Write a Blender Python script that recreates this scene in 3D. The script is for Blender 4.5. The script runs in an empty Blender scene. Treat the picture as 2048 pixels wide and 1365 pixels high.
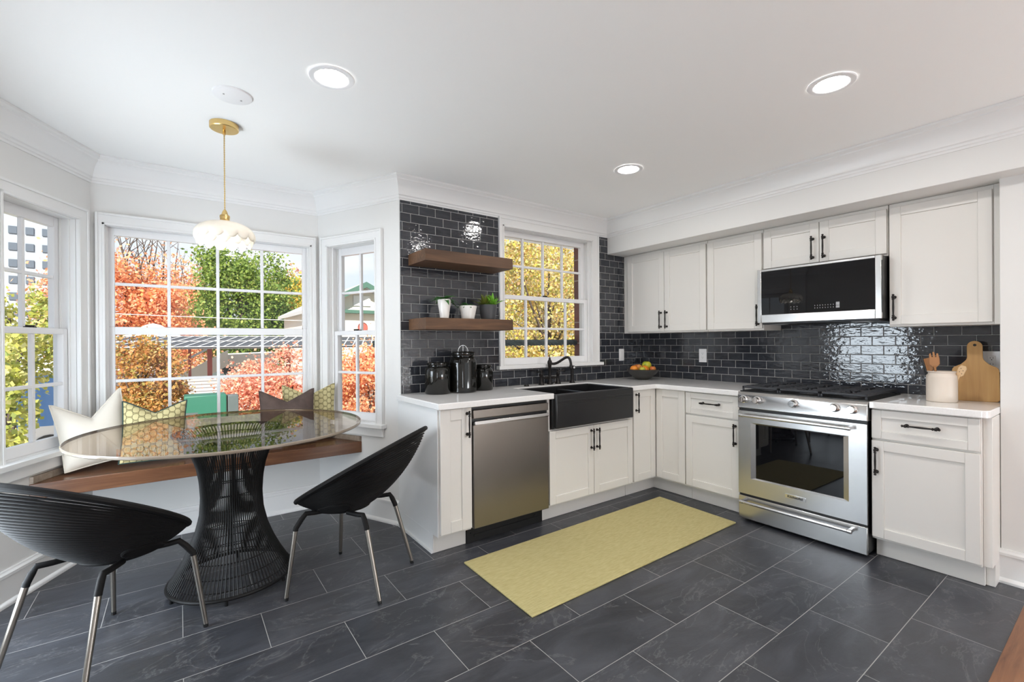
import bpy, bmesh, math, random
import numpy as np
from mathutils import Vector, Matrix
random.seed(7); rng = np.random.default_rng(7)
S = bpy.context.scene
COL = S.collection
PI = math.pi
# ------------------------------------------------------------------ camera
cd = bpy.data.cameras.new('camera'); cam = bpy.data.objects.new('camera', cd); COL.objects.link(cam)
S.camera = cam
FPX = 920.26
cd.sensor_width = 36.0; cd.sensor_fit = 'HORIZONTAL'; cd.lens = FPX / 2048 * 36
cd.shift_y = (687.76 - 682.5) / 2048
cd.clip_start = .05; cd.clip_end = 400
YAW, PIT, ROLL = 0.62621, -0.0021, -0.0067
fw = Vector((math.sin(YAW) * math.cos(PIT), math.cos(YAW) * math.cos(PIT), math.sin(PIT)))
rt = Vector((math.cos(YAW), -math.sin(YAW), 0)); up = rt.cross(fw)
# image is rotated by ROLL about the optical axis
rt2 = rt * math.cos(ROLL) + up * math.sin(ROLL)
up2 = rt2.cross(fw)
m = Matrix((( rt2.x, up2.x, -fw.x), (rt2.y, up2.y, -fw.y), (rt2.z, up2.z, -fw.z))).to_4x4()
m.translation = Vector((-3.8868, -3.0694, 1.2693)); cam.matrix_world = m
# ------------------------------------------------------------------ world, sun, exposure
W = bpy.data.worlds.new('world'); S.world = W; W.use_nodes = True
nt = W.node_tree; nt.nodes.clear()
wo = nt.nodes.new('ShaderNodeOutputWorld'); bg = nt.nodes.new('ShaderNodeBackground')
tc = nt.nodes.new('ShaderNodeTexCoord'); sx = nt.nodes.new('ShaderNodeSeparateXYZ')
rp = nt.nodes.new('ShaderNodeValToRGB'); nz = nt.nodes.new('ShaderNodeTexNoise'); mp = nt.nodes.new('ShaderNodeMapping')
mx = nt.nodes.new('ShaderNodeMix'); mx.data_type = 'RGBA'; rc = nt.nodes.new('ShaderNodeValToRGB')
L = nt.links.new
L(tc.outputs['Generated'], sx.inputs[0]); L(sx.outputs['Z'], rp.inputs[0])
rp.color_ramp.elements[0].position = 0.0; rp.color_ramp.elements[0].color = (.90, .95, 1.0, 1)
rp.color_ramp.elements[1].position = .55; rp.color_ramp.elements[1].color = (.42, .62, .95, 1)
L(tc.outputs['Generated'], mp.inputs[0]); mp.inputs['Scale'].default_value = (2, 2, 7); L(mp.outputs[0], nz.inputs['Vector'])
nz.inputs['Scale'].default_value = 2.2; nz.inputs['Detail'].default_value = 6
L(nz.outputs[0], rc.inputs[0]); rc.color_ramp.elements[0].position = .45; rc.color_ramp.elements[1].position = .72
L(rc.outputs[0], mx.inputs[0]); L(rp.outputs[0], mx.inputs[6]); mx.inputs[7].default_value = (1, 1, 1, 1)
L(mx.outputs[2], bg.inputs[0]); bg.inputs[1].default_value = 1.0; L(bg.outputs[0], wo.inputs[0])
sd = bpy.data.lights.new('sun', 'SUN'); sd.energy = 9.5; sd.angle = math.radians(1.0); sd.color = (1, .93, .82)
so = bpy.data.objects.new('sun', sd); COL.objects.link(so)
so.rotation_euler = Vector((.36, .74, -.57)).to_track_quat('-Z', 'Y').to_euler(); so.location = (0, -20, 30)
S.view_settings.view_transform = 'Standard'; S.view_settings.look = 'None'
S.view_settings.gamma = 1; S.view_settings.use_curve_mapping = False; S.view_settings.exposure = 0.18
S.cycles.use_denoising = True
S.cycles.max_bounces = 10; S.cycles.diffuse_bounces = 6; S.cycles.glossy_bounces = 5
S.cycles.transparent_max_bounces = 24; S.cycles.sample_clamp_indirect = 6.0
S.cycles.caustics_reflective = False; S.cycles.caustics_refractive = False
LAMP = 160.0
FILL_GLOBE = 18.0  # strength of the unseen fill globes
FILL_PANE = 11.5  # strength of the glowing fill panes in the left wall
# ------------------------------------------------------------------ materials
def mat(name, col=(.8, .8, .8), rough=.5, metal=0.0, **k):
    m = bpy.data.materials.new(name); m.use_nodes = True
    b = m.node_tree.nodes['Principled BSDF']
    b.inputs['Base Color'].default_value = (*col, 1); b.inputs['Roughness'].default_value = rough
    b.inputs['Metallic'].default_value = metal
    for kk, v in k.items(): b.inputs[kk].default_value = v
    return m
def nodes(m): return m.node_tree.nodes, m.node_tree.links.new, m.node_tree.nodes['Principled BSDF']
def vec(m, scale=(1, 1, 1), loc=(0, 0, 0), rot=(0, 0, 0), kind='Object'):
    N, l, b = nodes(m); t = N.new('ShaderNodeTexCoord'); p = N.new('ShaderNodeMapping')
    p.inputs['Scale'].default_value = scale; p.inputs['Location'].default_value = loc; p.inputs['Rotation'].default_value = rot
    l(t.outputs[kind], p.inputs[0]); return p.outputs[0]
def ramp(m, src, stops):
    N, l, b = nodes(m); r = N.new('ShaderNodeValToRGB'); e = r.color_ramp.elements
    while len(e) < len(stops): e.new(.5)
    for q, (p, c) in zip(e, stops): q.position = p; q.color = (*c, 1)
    l(src, r.inputs[0]); return r.outputs[0]
def noise(m, v, scale, detail=4, rough=.5, dist=0):
    N, l, b = nodes(m); n = N.new('ShaderNodeTexNoise'); n.inputs['Scale'].default_value = scale
    n.inputs['Detail'].default_value = detail; n.inputs['Roughness'].default_value = rough; n.inputs['Distortion'].default_value = dist
    if v is not None: l(v, n.inputs['Vector'])
    return n.outputs[0]
def bump(m, src, strength, dist=.01, prev=None):
    N, l, b = nodes(m); q = N.new('ShaderNodeBump'); q.inputs['Strength'].default_value = strength; q.inputs['Distance'].default_value = dist
    l(src, q.inputs['Height'])
    if prev is not None: l(prev, q.inputs['Normal'])
    l(q.outputs[0], b.inputs['Normal']); return q.outputs[0]
def mixc(m, fac, a, bb, mode='MIX'):
    N, l, b = nodes(m); q = N.new('ShaderNodeMix'); q.data_type = 'RGBA'; q.blend_type = mode
    for i, s in ((0, fac), (6, a), (7, bb)):
        if isinstance(s, (int, float)): q.inputs[i].default_value = s
        elif isinstance(s, tuple): q.inputs[i].default_value = (*s, 1)
        else: l(s, q.inputs[i])
    return q.outputs[2]
def math_(m, op, a, b_=0.0):
    N, l, b = nodes(m); q = N.new('ShaderNodeMath'); q.operation = op
    for i, s in ((0, a), (1, b_)):
        if isinstance(s, (int, float)): q.inputs[i].default_value = s
        else: l(s, q.inputs[i])
    return q.outputs[0]
def setc(m, src, sock='Base Color'): N, l, b = nodes(m); l(src, b.inputs[sock])

M = {}
M['wall'] = mat('wall_paint', (.735, .73, .715), .55)
M['ceiling'] = mat('ceiling_paint', (.93, .93, .92), .7)
M['trim'] = mat('trim_paint', (.79, .79, .785), .32)
M['sash'] = mat('sash_paint', (.80, .80, .81), .35)
M['cabinet'] = mat('cabinet_paint', (.74, .72, .685), .34)
M['shadowgap'] = mat('dark_gap', (.02, .02, .02), .6)
M['black'] = mat('black_metal', (.014, .013, .013), .42)
M['bronze'] = mat('oil_rubbed_metal', (.022, .019, .018), .36, .6)
M['dark'] = mat('black_plastic', (.01, .01, .01), .35)
M['blackglass'] = mat('black_glass', (.004, .004, .005), .015, 0, IOR=1.42)
M['chrome'] = mat('polished_chrome', (.8, .79, .78), .12, 1)
M['brass'] = mat('brushed_brass', (.75, .53, .22), .28, 1)
M['cord'] = mat('gold_cord', (.55, .40, .16), .5, .3)
M['canister'] = mat('black_glaze', (.008, .008, .007), .06)
M['sinkmat'] = mat('matte_black_fireclay', (.013, .013, .014), .30)
M['cast'] = mat('cast_iron', (.03, .032, .038), .5)
M['white'] = mat('white_plastic', (.86, .86, .87), .3)
M['whiteceramic'] = mat('white_ceramic', (.82, .80, .77), .3)
M['grayceramic'] = mat('grey_pot', (.055, .057, .062), .5)
M['crock'] = mat('beige_stoneware', (.66, .58, .50), .42)
M['leaf_dark'] = mat('dark_leaf', (.04, .13, .03), .4)
M['leaf_bright'] = mat('bright_leaf', (.16, .42, .03), .4)
M['leaf_mix'] = mat('variegated_leaf', (.12, .14, .02), .4)
M['soil'] = mat('soil', (.03, .02, .015), .9)
M['bowl'] = mat('dark_bowl', (.035, .033, .03), .45)
M['bulb'] = mat('lit_bulb', (1, 1, 1), .3)
M['bulb'].node_tree.nodes['Principled BSDF'].inputs['Emission Color'].default_value = (1, .95, .88, 1)
M['bulb'].node_tree.nodes['Principled BSDF'].inputs['Emission Strength'].default_value = 14
M['led'] = mat('lit_diffuser', (1, 1, 1), .4)
M['led'].node_tree.nodes['Principled BSDF'].inputs['Emission Color'].default_value = (1, .97, .93, 1)
M['led'].node_tree.nodes['Principled BSDF'].inputs['Emission Strength'].default_value = LAMP
M['globe'] = mat('lit_globe', (1, 1, 1), .4)
M['globe'].node_tree.nodes['Principled BSDF'].inputs['Emission Color'].default_value = (.92, .96, 1, 1)
M['globe'].node_tree.nodes['Principled BSDF'].inputs['Emission Strength'].default_value = FILL_GLOBE
M['daylit'] = mat('daylit_frosted_pane', (.9, .9, .9), .5)  # glowing pane, a fill light set into the added left windows
M['daylit'].node_tree.nodes['Principled BSDF'].inputs['Emission Color'].default_value = (.80, .905, 1, 1)
M['daylit'].node_tree.nodes['Principled BSDF'].inputs['Emission Strength'].default_value = FILL_PANE
M['led_off'] = mat('micro_lamp_lens', (.5, .5, .5), .3)
M['woodspoon'] = mat('wooden_utensil', (.38, .17, .06), .5)
M['palewood'] = mat('pale_wood', (.62, .42, .23), .5)
M['gray_ui'] = mat('printed_grey', (.35, .35, .36), .4)
M['lettering'] = mat('dark_lettering', (.02, .02, .02), .4)
M['chairleg'] = mat('satin_steel_leg', (.33, .30, .265), .34, 1)
M['rope'] = mat('black_rope', (.006, .0055, .0058), .62, 0, **{'Specular IOR Level': .22})
M['wire'] = mat('black_wire', (.006, .0058, .006), .5, 0, **{'Specular IOR Level': .25})
M['micro_under'] = mat('micro_underside', (.02, .02, .022), .4)
# quartz
m = M['counter'] = mat('white_quartz', (.85, .845, .84), .05)
setc(m, ramp(m, noise(m, vec(m), 260, 2), [(.3, (.80, .795, .785)), (.55, (.86, .855, .85))]))
# stainless, brushed sideways
def steel(name, col, rough, sc):
    m = mat(name, col, rough, 1)
    n = noise(m, vec(m, sc), 1.0, 3)
    N, l, b = nodes(m)
    r = N.new('ShaderNodeMapRange'); l(n, r.inputs[0]); r.inputs[3].default_value = rough - .02; r.inputs[4].default_value = rough + .03
    l(r.outputs[0], b.inputs['Roughness']); bump(m, n, .02, .001); return m
M['steel'] = steel('brushed_steel', (.62, .615, .61), .24, (3, 3, 1600))
M['steel_warm'] = steel('brushed_steel_warm', (.27, .245, .22), .28, (1600, 1600, 3))
# wood with grain along local x
def wood(name, c0, c1, c2, rough, scale=1.0, axis='x'):
    m = mat(name, c1, rough)
    sc = {'x': (1.2, 14, 14), 'y': (14, 1.2, 14), 'z': (14, 14, 1.2)}[axis]
    v = vec(m, tuple(s * scale for s in sc))
    g = noise(m, v, 2.2, 6, .62, .6)
    v2 = vec(m, tuple(s * scale for s in ((.5, 2.2, 2.2) if axis == 'x' else (2.2, .5, 2.2) if axis == 'y' else (2.2, 2.2, .5))))
    big = noise(m, v2, 1.6, 3)
    c = ramp(m, g, [(.25, c0), (.5, c1), (.75, c2)])
    c = mixc(m, .35, c, ramp(m, big, [(.35, c0), (.65, c2)]))
    setc(m, c); bump(m, g, .08, .002); return m
M['walnut'] = wood('walnut_plank', (.045, .018, .010), (.115, .048, .024), (.23, .105, .05), .26)
M['shelfwood'] = wood('stained_shelf_wood', (.042, .020, .009), (.095, .044, .019), (.18, .088, .040), .6)
M['stripwood'] = wood('weathered_strip', (.16, .12, .09), (.28, .22, .17), (.42, .36, .30), .6)
M['oak'] = wood('oak_floor', (.10, .036, .014), (.24, .10, .042), (.35, .16, .068), .35, 1.3)
M['board'] = wood('maple_board', (.42, .22, .075), (.56, .32, .115), (.64, .39, .15), .45, 1.0, 'z')
# slate floor tile
m = M['slate'] = mat('slate_tile', (.04, .042, .046), .5)
N, l, b = nodes(m)
v = vec(m, (1, 1, 1), (1.49 + .299 + .598 * 20, 2.433 + .303 * 20, 0))
br = N.new('ShaderNodeTexBrick'); l(v, br.inputs['Vector'])
br.inputs['Scale'].default_value = 1; br.inputs['Brick Width'].default_value = .598; br.inputs['Row Height'].default_value = .303
br.inputs['Mortar Size'].default_value = .0016; br.inputs['Mortar Smooth'].default_value = .2; br.offset = .5
br.inputs['Color1'].default_value = (0, 0, 0, 1); br.inputs['Color2'].default_value = (1, 1, 1, 1); br.inputs['Mortar'].default_value = (.5, .5, .5, 1)
t = N.new('ShaderNodeTexCoord'); q = N.new('ShaderNodeVectorMath'); q.operation = 'MULTIPLY_ADD'
l(br.outputs[0], q.inputs[0]); q.inputs[1].default_value = (7, 3, 5); l(t.outputs['Object'], q.inputs[2])
mp2 = N.new('ShaderNodeMapping'); mp2.inputs['Rotation'].default_value = (0, 0, .62); mp2.inputs['Scale'].default_value = (1.2, 3.4, 1); l(q.outputs[0], mp2.inputs[0])
n1 = noise(m, mp2.outputs[0], 2.0, 9, .62, .9)
base = ramp(m, n1, [(.30, (.021, .023, .029)), (.5, (.041, .045, .056)), (.72, (.080, .086, .104))])
tint = mixc(m, .30, base, mixc(m, br.outputs[0], (.018, .018, .020), (.078, .078, .083)))
mp3 = N.new('ShaderNodeMapping'); mp3.inputs['Scale'].default_value = (1.0, 1.7, 1); l(q.outputs[0], mp3.inputs[0])
vn = noise(m, mp3.outputs[0], 1.7, 6, .6, 1.6)
vein = ramp(m, math_(m, 'ABSOLUTE', math_(m, 'SUBTRACT', vn, .5)), [(.0, (.5, .5, .5)), (.006, (.12, .12, .12)), (.016, (0, 0, 0))])
tint = mixc(m, vein, tint, (.16, .16, .165))
setc(m, mixc(m, br.outputs['Fac'], tint, (.34, .34, .33)))
N2 = noise(m, t.outputs['Object'], 38, 6, .6)
p1 = bump(m, n1, .22, .01); p2 = bump(m, N2, .10, .004, p1)
inv = math_(m, 'SUBTRACT', 1.0, br.outputs['Fac']); bump(m, inv, .5, .002, p2)
rr = N.new('ShaderNodeMapRange'); l(n1, rr.inputs[0]); rr.inputs[3].default_value = .26; rr.inputs[4].default_value = .42; l(rr.outputs[0], b.inputs['Roughness'])
# glazed wall tile
def subway(name, uaxis, shift):
    m = mat(name, (.04, .045, .055), .07); N, l, b = nodes(m)
    t = N.new('ShaderNodeTexCoord'); s = N.new('ShaderNodeSeparateXYZ'); c = N.new('ShaderNodeCombineXYZ')
    l(t.outputs['Object'], s.inputs[0])
    u = math_(m, 'ADD', s.outputs[0], shift) if uaxis == 'x' else math_(m, 'SUBTRACT', shift, s.outputs[1])
    l(u, c.inputs[0]); l(math_(m, 'SUBTRACT', s.outputs[2], .9145), c.inputs[1])
    br = N.new('ShaderNodeTexBrick'); l(c.outputs[0], br.inputs['Vector']); br.offset = .5
    br.inputs['Scale'].default_value = 1; br.inputs['Brick Width'].default_value = .1285; br.inputs['Row Height'].default_value = .0637
    br.inputs['Mortar Size'].default_value = .0016; br.inputs['Mortar Smooth'].default_value = .25
    br.inputs['Color1'].default_value = (0, 0, 0, 1); br.inputs['Color2'].default_value = (1, 1, 1, 1); br.inputs['Mortar'].default_value = (.5, .5, .5, 1)
    q = N.new('ShaderNodeVectorMath'); q.operation = 'MULTIPLY_ADD'; l(br.outputs[0], q.inputs[0]); q.inputs[1].default_value = (9, 4, 6); l(c.outputs[0], q.inputs[2])
    k = N.new('ShaderNodeMapping'); k.inputs['Scale'].default_value = (9, 30, 1); l(q.outputs[0], k.inputs[0])
    wv = noise(m, k.outputs[0], 1.0, 4, .55, .4)
    tile = mixc(m, br.outputs[0], (.020, .022, .028), (.036, .039, .047)); b.inputs['IOR'].default_value = 1.6
    tile = mixc(m, ramp(m, wv, [(.45, (0, 0, 0)), (.75, (.6, .6, .6))]), tile, (.058, .062, .074))
    setc(m, mixc(m, br.outputs['Fac'], tile, (.46, .455, .445)))
    rr = N.new('ShaderNodeMapRange'); l(br.outputs['Fac'], rr.inputs[0]); rr.inputs[3].default_value = .06; rr.inputs[4].default_value = .8; l(rr.outputs[0], b.inputs['Roughness'])
    k2 = N.new('ShaderNodeMapping'); k2.inputs['Scale'].default_value = (26, 52, 1); l(q.outputs[0], k2.inputs[0])
    wv2 = noise(m, k2.outputs[0], 1.0, 2, .5)
    a = bump(m, wv2, .20, .006); a = bump(m, wv, .08, .004, a)
    edge = N.new('ShaderNodeTexBrick'); l(c.outputs[0], edge.inputs['Vector']); edge.offset = .5
    edge.inputs['Scale'].default_value = 1; edge.inputs['Brick Width'].default_value = .1285; edge.inputs['Row Height'].default_value = .0637
    edge.inputs['Mortar Size'].default_value = .0035; edge.inputs['Mortar Smooth'].default_value = 1.0
    bump(m, math_(m, 'SUBTRACT', 1.0, edge.outputs['Fac']), .8, .003, a)
    return m
M['tile_back'] = subway('charcoal_glazed_tile', 'x', 2.424 + .1285 * 20)
M['tile_range'] = subway('charcoal_glazed_tile_range', 'y', -2.145 + .06425 + .1285 * 40)
# window glass: clear, with a faint reflection
def glass(name, tint, refl=1.0):
    m = bpy.data.materials.new(name); m.use_nodes = True; N = m.node_tree.nodes; N.clear(); l = m.node_tree.links.new
    o = N.new('ShaderNodeOutputMaterial'); mixs = N.new('ShaderNodeMixShader'); tr = N.new('ShaderNodeBsdfTransparent'); gl = N.new('ShaderNodeBsdfGlossy'); f = N.new('ShaderNodeLayerWeight'); f.inputs[0].default_value = .5
    pw = N.new('ShaderNodeMath'); pw.operation = 'POWER'; pw.inputs[1].default_value = 5; ma = N.new('ShaderNodeMath'); ma.operation = 'MULTIPLY_ADD'; ma.inputs[1].default_value = refl; ma.inputs[2].default_value = .03 * refl
    l(f.outputs['Facing'], pw.inputs[0]); l(pw.outputs[0], ma.inputs[0]); tr.inputs[0].default_value = (*tint, 1); gl.inputs['Roughness'].default_value = .0
    l(ma.outputs[0], mixs.inputs[0]); l(tr.outputs[0], mixs.inputs[1]); l(gl.outputs[0], mixs.inputs[2]); l(mixs.outputs[0], o.inputs[0]); return m
M['pane'] = glass('window_glass', (.97, .98, .98), .5)
M['tabletop'] = glass('bronze_glass', (.84, .785, .725), .45)
M['glassedge'] = mat('glass_edge', (.27, .225, .175), .12)
# fabrics
m = M['cream'] = mat('cream_leather', (.66, .61, .53), .48); bump(m, noise(m, vec(m), 26, 3), .12, .01)
m = M['brownfab'] = mat('brown_suede', (.085, .055, .045), .8)
setc(m, ramp(m, noise(m, vec(m), 14, 5), [(.3, (.062, .040, .033)), (.7, (.115, .078, .066))]))
m = M['darkpiping'] = mat('dark_piping', (.02, .05, .045), .7)
m = M['pattern'] = mat('honeycomb_fabric', (.5, .43, .2), .75); N, l, b = nodes(m)
def vm(op, a, b2=(0, 0, 0)):
    q = N.new('ShaderNodeVectorMath'); q.operation = op
    for i, s_ in ((0, a), (1, b2)):
        if isinstance(s_, tuple): q.inputs[i].default_value = s_
        else: l(s_, q.inputs[i])
    return q
v_ = vec(m, (1 / .058, 0, 1 / .042), (0, 0, 0), (-PI / 2, 0, 0)); wob = N.new('ShaderNodeTexNoise'); wob.inputs['Scale'].default_value = .9; l(v_, wob.inputs['Vector'])
v_ = vm('ADD', v_, vm('MULTIPLY', wob.outputs[1], (.22, .22, 0)).outputs[0]).outputs[0]
ds = []
for off in (0, .5):
    f = vm('ABSOLUTE', vm('SUBTRACT', vm('FRACTION', vm('ADD', v_, (off, off, 0)).outputs[0]).outputs[0], (.5, .5, 0)).outputs[0]).outputs[0]
    f = vm('MULTIPLY', f, (.058 / .0175, .042 / .0205, 0)).outputs[0]; f3 = vm('MULTIPLY', vm('MULTIPLY', f, f).outputs[0], f).outputs[0]
    ds.append(vm('DOT_PRODUCT', f3, (1, 1, 0)).outputs['Value'])
setc(m, ramp(m, math_(m, 'MINIMUM', ds[0], ds[1]), [(.45, (.57, .50, .26)), (.62, (.15, .125, .05)), (.86, (.15, .125, .05)), (1.0, (.50, .43, .21))]))
m = M['rug'] = mat('ochre_rug', (.52, .45, .21), .95); N, l, b = nodes(m)
wv = N.new('ShaderNodeTexWave'); wv.bands_direction = 'Y'; wv.inputs['Scale'].default_value = 60; wv.inputs['Distortion'].default_value = .6; l(vec(m), wv.inputs['Vector'])
setc(m, mixc(m, .35, ramp(m, noise(m, vec(m, (1, 6, 1)), 22, 5), [(.3, (.44, .37, .15)), (.7, (.60, .53, .26))]), ramp(m, wv.outputs[0], [(0, (.42, .36, .15)), (1, (.62, .55, .28))])))
bump(m, wv.outputs[0], .5, .004)
# pendant glass
m = M['opal'] = mat('opal_glass', (.92, .90, .86), .22); b = m.node_tree.nodes['Principled BSDF']
b.inputs['Subsurface Weight'].default_value = .0; b.inputs['Transmission Weight'].default_value = 0
N, l, b = nodes(m); trn = N.new('ShaderNodeBsdfTranslucent'); trn.inputs[0].default_value = (.95, .92, .86, 1); ms = N.new('ShaderNodeMixShader'); ms.inputs[0].default_value = .45
l(b.outputs[0], ms.inputs[1]); l(trn.outputs[0], ms.inputs[2]); l(ms.outputs[0], N['Material Output'].inputs[0])
# outdoors
def leafmat(name, cols, trans=.45):
    m = bpy.data.materials.new(name); m.use_nodes = True; N = m.node_tree.nodes; l = m.node_tree.links.new; b = N['Principled BSDF']
    g = N.new('ShaderNodeNewGeometry'); c = ramp(m, g.outputs['Random Per Island'], [(i / max(1, len(cols) - 1), q) for i, q in enumerate(cols)])
    l(c, b.inputs['Base Color']); b.inputs['Roughness'].default_value = .6
    t = N.new('ShaderNodeBsdfTranslucent'); l(c, t.inputs[0]); x = N.new('ShaderNodeMixShader'); x.inputs[0].default_value = trans
    l(b.outputs[0], x.inputs[1]); l(t.outputs[0], x.inputs[2]); l(x.outputs[0], N['Material Output'].inputs[0]); return m
M['lf_orange'] = leafmat('orange_foliage', [(.74, .30, .16), (.86, .44, .26), (.80, .36, .12), (.88, .56, .36), (.62, .20, .10)])
M['lf_green'] = leafmat('green_foliage', [(.08, .15, .03), (.18, .28, .05), (.32, .42, .08), (.13, .22, .04), (.48, .52, .14)])
M['lf_yellow'] = leafmat('yellow_foliage', [(.62, .48, .04), (.80, .66, .10), (.52, .46, .06), (.75, .42, .08), (.35, .40, .06)])
M['lf_red'] = leafmat('red_foliage', [(.74, .32, .22), (.86, .46, .34), (.62, .22, .14), (.90, .62, .48), (.78, .40, .20)])
M['lf_brown'] = leafmat('russet_foliage', [(.50, .22, .06), (.62, .34, .10), (.40, .16, .06), (.36, .32, .08), (.70, .46, .20)])
M['lf_lime'] = leafmat('lime_foliage', [(.38, .42, .06), (.62, .60, .14), (.20, .27, .05), (.78, .72, .28), (.50, .46, .10)])
M['lf_gold'] = leafmat('gold_foliage', [(.70, .52, .08), (.50, .50, .12), (.86, .72, .22), (.58, .32, .12), (.30, .34, .10), (.78, .66, .42), (.40, .22, .09), (.88, .80, .40)])
M['bark'] = mat('bark', (.075, .055, .045), .9)
M['concrete'] = mat('pale_concrete', (.60, .56, .50), .9)
m = M['ground'] = mat('pavement', (.5, .47, .42), .95); setc(m, ramp(m, noise(m, vec(m), .6, 6), [(.35, (.36, .31, .24)), (.65, (.62, .58, .52))]))
M['roofdark'] = mat('dark_canopy_roof', (.06, .06, .065), .6)
M['rib'] = mat('pale_roof_rib', (.62, .62, .62), .5)
M['redpaint'] = mat('red_oxide_steel', (.36, .09, .07), .6)
M['greenbox'] = mat('green_enamel', (.02, .125, .08), .5)
M['aptwall'] = mat('grey_concrete_wall', (.30, .33, .38), .8)
M['graybox'] = mat('grey_green_cabinet', (.08, .10, .10), .5)
M['offwhite'] = mat('pale_stucco', (.78, .74, .66), .8)
M['greentrim'] = mat('green_trim_paint', (.05, .12, .09), .6)
M['roofgray'] = mat('pale_shingle', (.5, .5, .5), .8)
M['bluesign'] = mat('blue_panel', (.12, .28, .62), .5)
M['winglass'] = mat('far_window', (.10, .12, .15), .15)
m = M['brick'] = mat('brown_brick', (.2, .1, .08), .85); N, l, b = nodes(m); br = N.new('ShaderNodeTexBrick')
l(vec(m, (1, 1, 1), (0, 0, 0), (PI / 2, 0, PI / 2)), br.inputs['Vector']); br.inputs['Scale'].default_value = 1; br.inputs['Brick Width'].default_value = .21; br.inputs['Row Height'].default_value = .075
br.inputs['Mortar Size'].default_value = .006; br.inputs['Color1'].default_value = (.20, .085, .07, 1); br.inputs['Color2'].default_value = (.14, .07, .065, 1); br.inputs['Mortar'].default_value = (.32, .27, .25, 1)
setc(m, br.outputs[0])
m = M['siding'] = mat('pale_ribbed_roof', (.75, .72, .68), .6); N, l, b = nodes(m); wv = N.new('ShaderNodeTexWave'); wv.bands_direction = 'Y'; wv.inputs['Scale'].default_value = 1.1
l(vec(m), wv.inputs['Vector']); setc(m, ramp(m, wv.outputs[0], [(.10, (.22, .20, .20)), (.32, (.50, .48, .46))]))

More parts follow.
